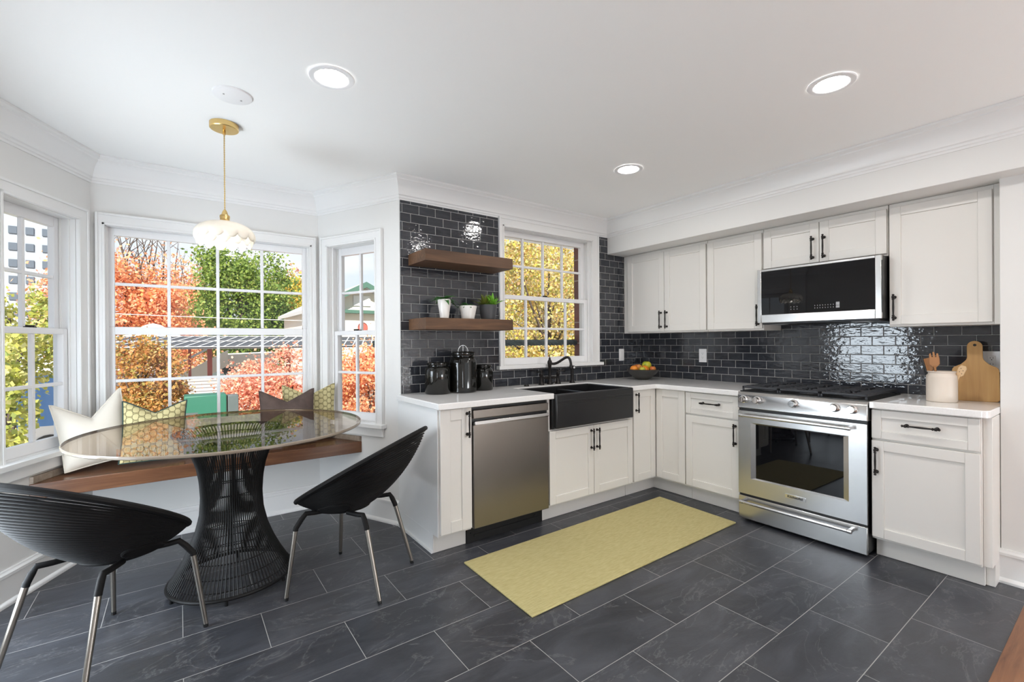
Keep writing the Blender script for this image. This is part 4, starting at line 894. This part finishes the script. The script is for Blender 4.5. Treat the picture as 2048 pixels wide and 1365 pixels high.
for s_ in (-1, 1): MB().lathe([(0, -.0135), (.004, -.0135), (.004, -.010)], 10, (s_ * .036, .012 * s_, 0)).build('screw', M['gray_ui'], c)
for i, (x, y) in enumerate(((-1.55, -6.5), (-1.45, -5.8), (-.85, -6.4), (-.80, -5.7))):  # unseen globes added behind the camera to brighten walls and ceiling
    c = thing('globe_lamp', ['lit white globe floor lamp at the back of the hall', 'lit white globe floor lamp of the hall nearest the middle', 'lit white globe floor lamp in the back corner of the hall', 'lit white globe floor lamp of the hall nearest the kitchen wall'][i], 'floor lamp', (x, y, .0045), 0, 'globe lamps in the hall')
    MB().lathe([(0, 0), (.12, 0), (.12, .02), (.03, .04), (.02, .10), (.06, .17), (0, .17)], 28).build('base', M['brass'], c, smooth=True)
    MB().ball((0, 0, .40), .24, 28).build('globe', M['globe'], c, smooth=True)
# pendant
PX, PY = -3.687, -.216
c = thing('pendant_lamp', 'white scalloped glass pendant lamp on a gold cord', 'pendant lamp', (PX, PY, 0))
MB().lathe([(0, H - .030), (.064, H - .029), (.067, H - .026), (.067, H - .0005)], 40).build('canopy', M['brass'], c, smooth=True)
o = MB(); o.lathe([(0, 0), (.007, 0), (.0075, .018), (.005, .026), (0, .026)], 14, (0, 0, H - .056)); o.build('cord_grip', M['brass'], c, smooth=True)
o = MB()
for ph in (0, PI):
    zl = np.linspace(1.975, H - .05, 110); o.tube([(.0016 * math.cos(ph + z * 260), .0016 * math.sin(ph + z * 260), z) for z in zl], .0020, 5)
o.build('cord', M['cord'], c, smooth=True)
MB().lathe([(0, 1.982), (.006, 1.980), (.012, 1.968), (.016, 1.955), (.023, 1.950), (.024, 1.940), (.022, 1.936), (.022, 1.926), (.026, 1.922), (.026, 1.914), (.020, 1.910), (0, 1.909)], 24).build('socket', M['brass'], c, smooth=True)
def shade(r_top, z_top, R_, z_mid, z_bot, petals, name, scal, ph=0):
    o = MB(); n = petals * 12; k = 14; vs = []; fs = []
    for i in range(k + 1):
        t = i / k; a = t * PI * .62
        for j in range(n):
            w = 2 * PI * j / n; lob = abs(math.sin(petals * w / 2 + ph))
            r = r_top + (R_ - r_top) * math.sin(min(a, PI * .62)) / math.sin(PI / 2) * 1.0
            r *= 1 + .05 * (lob - .5) * t ** .5
            z = z_top + (z_bot - z_top) * (1 - math.cos(a)) / (1 - math.cos(PI * .62))
            z += scal * (1 - lob) ** 1.3 * t ** 3
            vs.append((r * math.cos(w), r * math.sin(w), z))
    for i in range(k):
        for j in range(n): fs.append((i * n + j, (i + 1) * n + j, (i + 1) * n + (j + 1) % n, i * n + (j + 1) % n))
    o.add(vs, fs); s_ = o.build(name, M['opal'], c, smooth=True, angle=60); s_.modifiers.new('thick', 'SOLIDIFY').thickness = .002; return s_
shade(.022, 1.913, .128, 1.85, 1.786, 13, 'shade', .024)
shade(.022, 1.9165, .1395, 1.86, 1.815, 13, 'shade_petals', .020, PI / 2)
MB().lathe([(0, 1.795), (.014, 1.798), (.026, 1.812), (.030, 1.830), (.026, 1.848), (.014, 1.875), (.013, 1.910)], 20).build('bulb', M['bulb'], c, smooth=True)
# ------------------------------------------------------------------ outdoors
GZ = -2.2
def ground():
    o = MB(); o.box(-60, 60, 1.6, 120, GZ - .1, GZ); return struct(o.build('ground_outside', M['ground']))
ground()
def foliage(name, parent, center, radii, n, size, m, clumps, seed, flat=.75, clump_r=.33, zmin=None):
    g = np.random.default_rng(seed); c = g.normal(size=(clumps, 3)); c /= np.linalg.norm(c, axis=1)[:, None]; c *= (.35 + .65 * g.random((clumps, 1)) ** .5)
    idx = g.integers(0, clumps, n); p = c[idx] + g.normal(size=(n, 3)) * clump_r * (.5 + .5 * g.random((clumps, 1))[idx]) * .6
    p = p * np.array(radii) + np.array(center)
    a = g.normal(size=(n, 3)); a /= np.linalg.norm(a, axis=1)[:, None]; b2 = g.normal(size=(n, 3)); b2 -= (b2 * a).sum(1)[:, None] * a; b2 /= np.linalg.norm(b2, axis=1)[:, None]
    s_ = size * (.6 + .8 * g.random((n, 1))); a *= s_; b2 *= s_ * .7
    v = np.stack([p - a, p + b2, p + a, p - b2], 1).reshape(-1, 3)
    if zmin is not None: v[:, 2] = np.maximum(v[:, 2], zmin)
    me = bpy.data.meshes.new(name); me.vertices.add(4 * n); me.vertices.foreach_set('co', v.astype('f').ravel())
    me.loops.add(4 * n); me.loops.foreach_set('vertex_index', np.arange(4 * n, dtype='i')); me.polygons.add(n); me.polygons.foreach_set('loop_start', np.arange(n, dtype='i') * 4)
    me.update(); me.validate(); me.materials.append(m); o = bpy.data.objects.new(name, me); COL.objects.link(o); o.parent = parent
    return c * np.array(radii) + np.array(center)
def tree(name, label, x, y, zc, radii, n, size, m, clumps, seed, trunk=.14, group=None, clump_r=.33, nb=14, lean=0, top_branches=0, bm='bark'):
    c = thing(name, label, 'shrub' if name == 'shrub' else 'tree', (x, y, GZ), 0, group); zc = zc - GZ
    cl = foliage('foliage', c, (0, 0, zc), radii, n, size, m, clumps, seed, clump_r=clump_r, zmin=.02)
    o = MB(); g = random.Random(seed); fork = max(.25, zc - radii[2] * .75)
    if trunk > .03:
        o.tube([(0, 0, 0), (lean * .3, 0, fork * .5), (lean, 0, fork), (lean * .6, 0, zc + radii[2] * .5)], [trunk, trunk * .85, trunk * .7, trunk * .2], 8)
    for k_ in range(nb):
        e = Vector(cl[k_ % len(cl)]); s_ = Vector((lean * g.random(), 0, fork + g.random() * radii[2] * .5)) if trunk > .03 else Vector((g.uniform(-.2, .2), g.uniform(-.1, .1), 0))
        md = s_.lerp(e, .5) + Vector((g.uniform(-.2, .2), g.uniform(-.2, .2), g.uniform(0, .25))) * radii[0] * .4
        r0 = max(trunk * .4, .02); o.tube([s_, md, e], [r0, r0 * .6, r0 * .15], 5)
    for k_ in range(top_branches):
        s_ = Vector((g.uniform(-.5, .5) * radii[0], g.uniform(-.3, .3), zc + radii[2] * .4)); w = g.uniform(-.7, .7)
        pts = [s_, s_ + Vector((w * .5, 0, radii[2] * .5)), s_ + Vector((w * 1.3, 0, radii[2] * (.9 + .5 * g.random())))]
        o.tube(pts, [.05, .03, .008], 5)
        for q in range(3): b0 = pts[1].lerp(pts[2], g.random()); o.tube([b0, b0 + Vector((g.uniform(-.8, .8), g.uniform(-.3, .3), g.uniform(.4, 1.0)))], [.02, .005], 4)
    o.build('branches', M[bm], c, smooth=True)
    return c
tree('orange_maple', 'big orange autumn tree with bare twigs above, beyond the canopy roof', -5.9, 25.0, 2.7, (3.0, 2.2, 2.9), 22000, .075, M['lf_orange'], 60, 11, .2, top_branches=14)
tree('orange_maple', 'second orange tree, behind the gap before the tall green tree', -3.9, 41.0, 2.9, (3.0, 2.2, 4.0), 9000, .14, M['lf_orange'], 50, 12, .2, top_branches=8)
tree('green_tree', 'tall dense green tree in the middle of the bay view', -.67, 30.5, 3.3, (3.05, 2.3, 4.4), 26000, .095, M['lf_green'], 70, 13, .26)
tree('yellow_tree', 'yellow tree at the edge of the large bay window view', 3.95, 36.0, 2.5, (2.4, 2.0, 3.7), 9000, .13, M['lf_yellow'], 45, 14, .2)
tree('orange_maple', 'pale orange tree showing above the yellow tree', 5.6, 45.0, 4.0, (3.8, 2.4, 4.1), 7000, .16, M['lf_red'], 40, 15, .2)
tree('shrub', 'russet shrub with dark twigs close under the large window', -4.55, 8.6, .42, (.95, .7, 1.05), 9500, .034, M['lf_brown'], 50, 16, .05, clump_r=.30, nb=26)
tree('shrub', 'lime green shrub low at the corner of the large window', -4.95, 6.8, -.15, (.42, .4, .5), 1300, .05, M['lf_lime'], 14, 17, .02, nb=6)
tree('shrub', 'broad pinkish red shrub filling the lower part of the bay view', -1.50, 9.4, .10, (1.5, .9, 1.05), 18000, .036, M['lf_red'], 70, 18, .06, clump_r=.30, nb=16)
tree('shrub', 'bright orange-red shrub outside the slender window', -.78, 6.2, .18, (.85, .7, .95), 15000, .032, M['lf_orange'], 60, 19, .05, nb=12)
# platform canopy
c = thing('platform_canopy', 'long low canopy roof with pale ribs crossing the whole bay view', 'canopy', (0, 0, 0)); y0, y1 = 12.2, 14.6; za, zb = 1.20, 1.53
o = MB(); o.xprism([(y0, za - .05), (y0, za), (y1, zb), (y1, zb - .05)], -11, 5.0); o.build('roof', M['roofdark'], c)
o = MB()
for x in np.arange(-11, 4.1, .30): o.add([(x, y0 - .005, za + .004), (x + .04, y0 - .005, za + .004), (x + .94, y1, zb + .006), (x + .90, y1, zb + .006), (x, y0 - .005, za + .02), (x + .04, y0 - .005, za + .02), (x + .94, y1, zb + .022), (x + .90, y1, zb + .022)], [(4, 5, 6, 7), (0, 1, 5, 4), (1, 2, 6, 5), (3, 0, 4, 7)])
for t in (.0, .5, 1.0): z = za + (zb - za) * t; yy = y0 + (y1 - y0) * t; o.box(-11, 5.0, yy - .03, yy + .03, z + .005, z + .022)
o.build('ribs', M['rib'], c)
for x, w in ((-3.64, .035), (-3.15, .06), (-1.0, .06)): MB().box(x - w, x + w, 13.3, 13.42, GZ, za + .12).build('post', M['redpaint'], c)
# stair and roofs behind
c = thing('covered_stair', 'white sided outdoor stair climbing under the canopy, with red posts', 'stair', (0, 0, 0))
o = MB(); o.yprism([(-4.9, -.75), (-4.9, -.30), (-2.55, 1.08), (-2.55, .55)], 15.2, 15.3); o.build('parapet', M['offwhite'], c)
o = MB(); o.yprism([(-4.6, .20), (-4.6, .27), (-2.9, 1.28), (-2.9, 1.20)], 15.9, 16.0); o.build('handrail_roof', M['roofdark'], c)
o = MB()
for i in range(9): o.box(-4.2 + i * .24, -3.96 + i * .24, 15.35, 16.6, GZ, -.95 + i * .17)
o.build('steps', M['concrete'], c)
o = MB(); o.yprism([(-2.75, .50), (-2.75, .92), (-1.0, .98), (-1.0, .55)], 15.35, 17.2); o.build('landing_roof', M['offwhite'], c)
o = MB(); o.box(-3.3, -1.0, 16.7, 16.8, GZ, .5); o.build('dark_wall', M['graybox'], c)
tag(MB().xprism([(10.7, -.45), (10.7, -.32), (13.1, .28), (13.1, .15)], -4.8, -1.3).build('low_ribbed_roof', M['siding']), 'wide pale ribbed low roof behind the green box', 'roof')
tag(MB().box(-3.82, -3.14, 7.5, 8.0, GZ, .30).build('utility_box', M['greenbox'], bevel=.02), 'green metal utility box standing outside the large window', 'utility box')
tag(MB().box(-3.12, -2.94, 7.5, 7.8, GZ, .27).build('meter_cabinet', M['graybox'], bevel=.01), 'dark grey cabinet beside the green utility box', 'cabinet')
c = thing('railing', 'low dark metal railing before the green box', 'railing', (-3.92, 7.1, GZ)); o = MB()
for z in (1.9, 2.2): o.box(-.35, .30, 0, .03, z, z + .03)
o.build('rails', M['graybox'], c); o = MB()
for x in (-.35, -.03, .27): MB().box(x, x + .03, 0, .03, 0, 2.2).build('post', M['graybox'], c)
def wire(label, x0, x1, y, z0, z1): tag(MB().tube([(x0 + (x1 - x0) * t, y, z0 + (z1 - z0) * t - .12 * math.sin(PI * t)) for t in np.linspace(0, 1, 14)], .012, 5).build('overhead_wire', M['rib']), label, 'wire', 'overhead wires')
wire('upper pale overhead wire sagging across the trees', -10, 8, 17.0, 2.45, 2.25); wire('lower pale overhead wire just over the canopy', -10, 8, 16.5, 1.78, 1.72)
tag(MB().lathe([(0, .62), (.25, .55), (1.1, .0), (1.1, -.05), (.9, -.05)], 8, (-4.75, 21.0, 1.55)).build('tent_roof', M['offwhite']), 'small pale pointed roof between orange and green trees', 'roof')
# house seen through the slender window
c = thing('gabled_house', 'pale stucco house with green trimmed gable', 'house', (0, 0, 0)); hx0, hx1, hy = .75, 7.5, 17.5
o = MB(); o.yprism([(hx0, GZ), (hx1, GZ), (hx1, 2.7), (2.75, 3.75), (hx0, 2.7)], hy, hy + 7); o.build('wall', M['offwhite'], c)
o = MB(); pk = (2.75, 3.95)
for sx in (-1, 1):
    e = (pk[0] + sx * 2.3, 2.75); o.yprism([pk, e, (e[0], e[1] - .16), (pk[0], pk[1] - .16)], hy - .55, hy + 7)
o.build('roof', M['roofgray'], c)
o = MB()
for sx in (-1, 1):
    e = (pk[0] + sx * 2.32, 2.73); o.yprism([(pk[0], pk[1] + .02), (e[0], e[1] + .02), (e[0], e[1] - .20), (pk[0], pk[1] - .22)], hy - .62, hy - .55)
o.box(hx0 - .2, 6, hy - .4, hy - .05, 2.60, 2.74); o.box(hx0 - .1, hx0 + .75, hy - .3, hy - .02, 2.2, 2.5); o.build('bargeboard', M['greentrim'], c)
MB().box(2.35, 3.1, hy - .06, hy - .01, 2.95, 3.4).build('gable_vent', M['trim'], c); MB().box(.9, 1.5, hy - .05, hy - .01, .9, 1.75).build('window', M['winglass'], c); MB().lathe([(0, 0), (.22, 0), (.22, -.05)], 16, (2.75, hy - .02, 2.0), axis='y').build('round_sign', M['redpaint'], c)
# left window
c = thing('apartment_block', 'distant grey apartment block seen through the narrow bay window', 'building', (0, 0, 0))
MB().box(-20, -8.9, 47, 54, GZ, 11.4).build('wall', M['aptwall'], c); o = MB()
for i in range(12):
    for j in range(8): o.box(-19.6 + i * .9, -19.15 + i * .9, 46.9, 47.0, 1.0 + j * 1.25, 1.55 + j * 1.25)
o.build('windows', M['winglass'], c)
tree('lime_tree', 'yellow green tree beyond the narrow bay window', -6.62, 10.2, 1.34, (1.1, .85, 1.05), 6000, .05, M['lf_lime'], 40, 31, .11, nb=12)
tree('lime_tree', 'second yellow green tree, farther off past the narrow bay window', -11.6, 22.0, 1.55, (1.9, 1.4, 1.9), 6000, .10, M['lf_lime'], 40, 32, .14, nb=12)
tree('lime_tree', 'leafy sapling with a dark stem close to the narrow bay window', -5.75, 5.75, .45, (.36, .34, .85), 900, .045, M['lf_lime'], 18, 33, .07, nb=8)
c = thing('bus', 'blue and white bus parked in the street', 'bus', (-7.9, 16.0, GZ)); MB().box(-1.6, 1.4, 0, 2.2, .35, 3.0).build('body', M['white'], c, bevel=.1); MB().box(-1.61, 1.41, -.02, .0, 1.1, 2.6).build('side_panel', M['bluesign'], c)
for x in (-1.0, .9): MB().cyl((x, -.02, .42), (x, .25, .42), .42, 20).build('wheel', M['dark'], c)
c = thing('iron_fence', 'low black iron fence under the narrow bay window', 'fence', (-5.9, 5.2, GZ)); o = MB(); o.box(-1.2, 1.6, 0, .03, 1.25, 1.29); o.box(-1.2, 1.6, 0, .03, .2, .24); o.build('rails', M['graybox'], c)
for i in range(24): MB().box(-1.18 + i * .12, -1.165 + i * .12, .005, .02, 0, 1.36).build('picket', M['graybox'], c)
# sink window
for i, (x, y, zc, r, n, lab) in enumerate(((4.9, 7.2, 2.0, (2.3, 1.4, 2.6), 19000, 'golden tree filling the view through the window over the sink'), (7.7, 10.6, 2.4, (2.8, 1.4, 3.4), 12000, 'golden tree behind, on the brick wall side of the sink window'), (10.0, 14.0, 2.6, (3.4, 1.5, 4.0), 12000, 'farthest golden tree behind the sink window foliage'))):
    tree('golden_tree', lab, x, y, zc, r, n, .046 + .012 * i, M['lf_gold'], 60, 41 + i, .12, nb=20)
tree('shrub', 'golden hedge low under the sink window view', 3.3, 4.0, .05, (2.0, .55, .8), 9000, .05, M['lf_gold'], 40, 47, .04, nb=8)
o = MB()
for ph in (0, 2.1, 4.2): o.tube([(-2.70 + 2.12 * t, .345 + .010 * math.cos(ph + 95 * t), 1.268 + .012 * math.sin(ph + 95 * t)) for t in np.linspace(0, 1, 220)], .019, 6)
tag(o.build('cable_bundle', M['graybox'], smooth=True), 'thick twisted grey cable crossing outside the sink window', 'cable')
MBK = MB().box(-.62, -.06, .165, .36, GZ, 4.2).build('wall_brick_wing', M['brick']); struct(MBK)
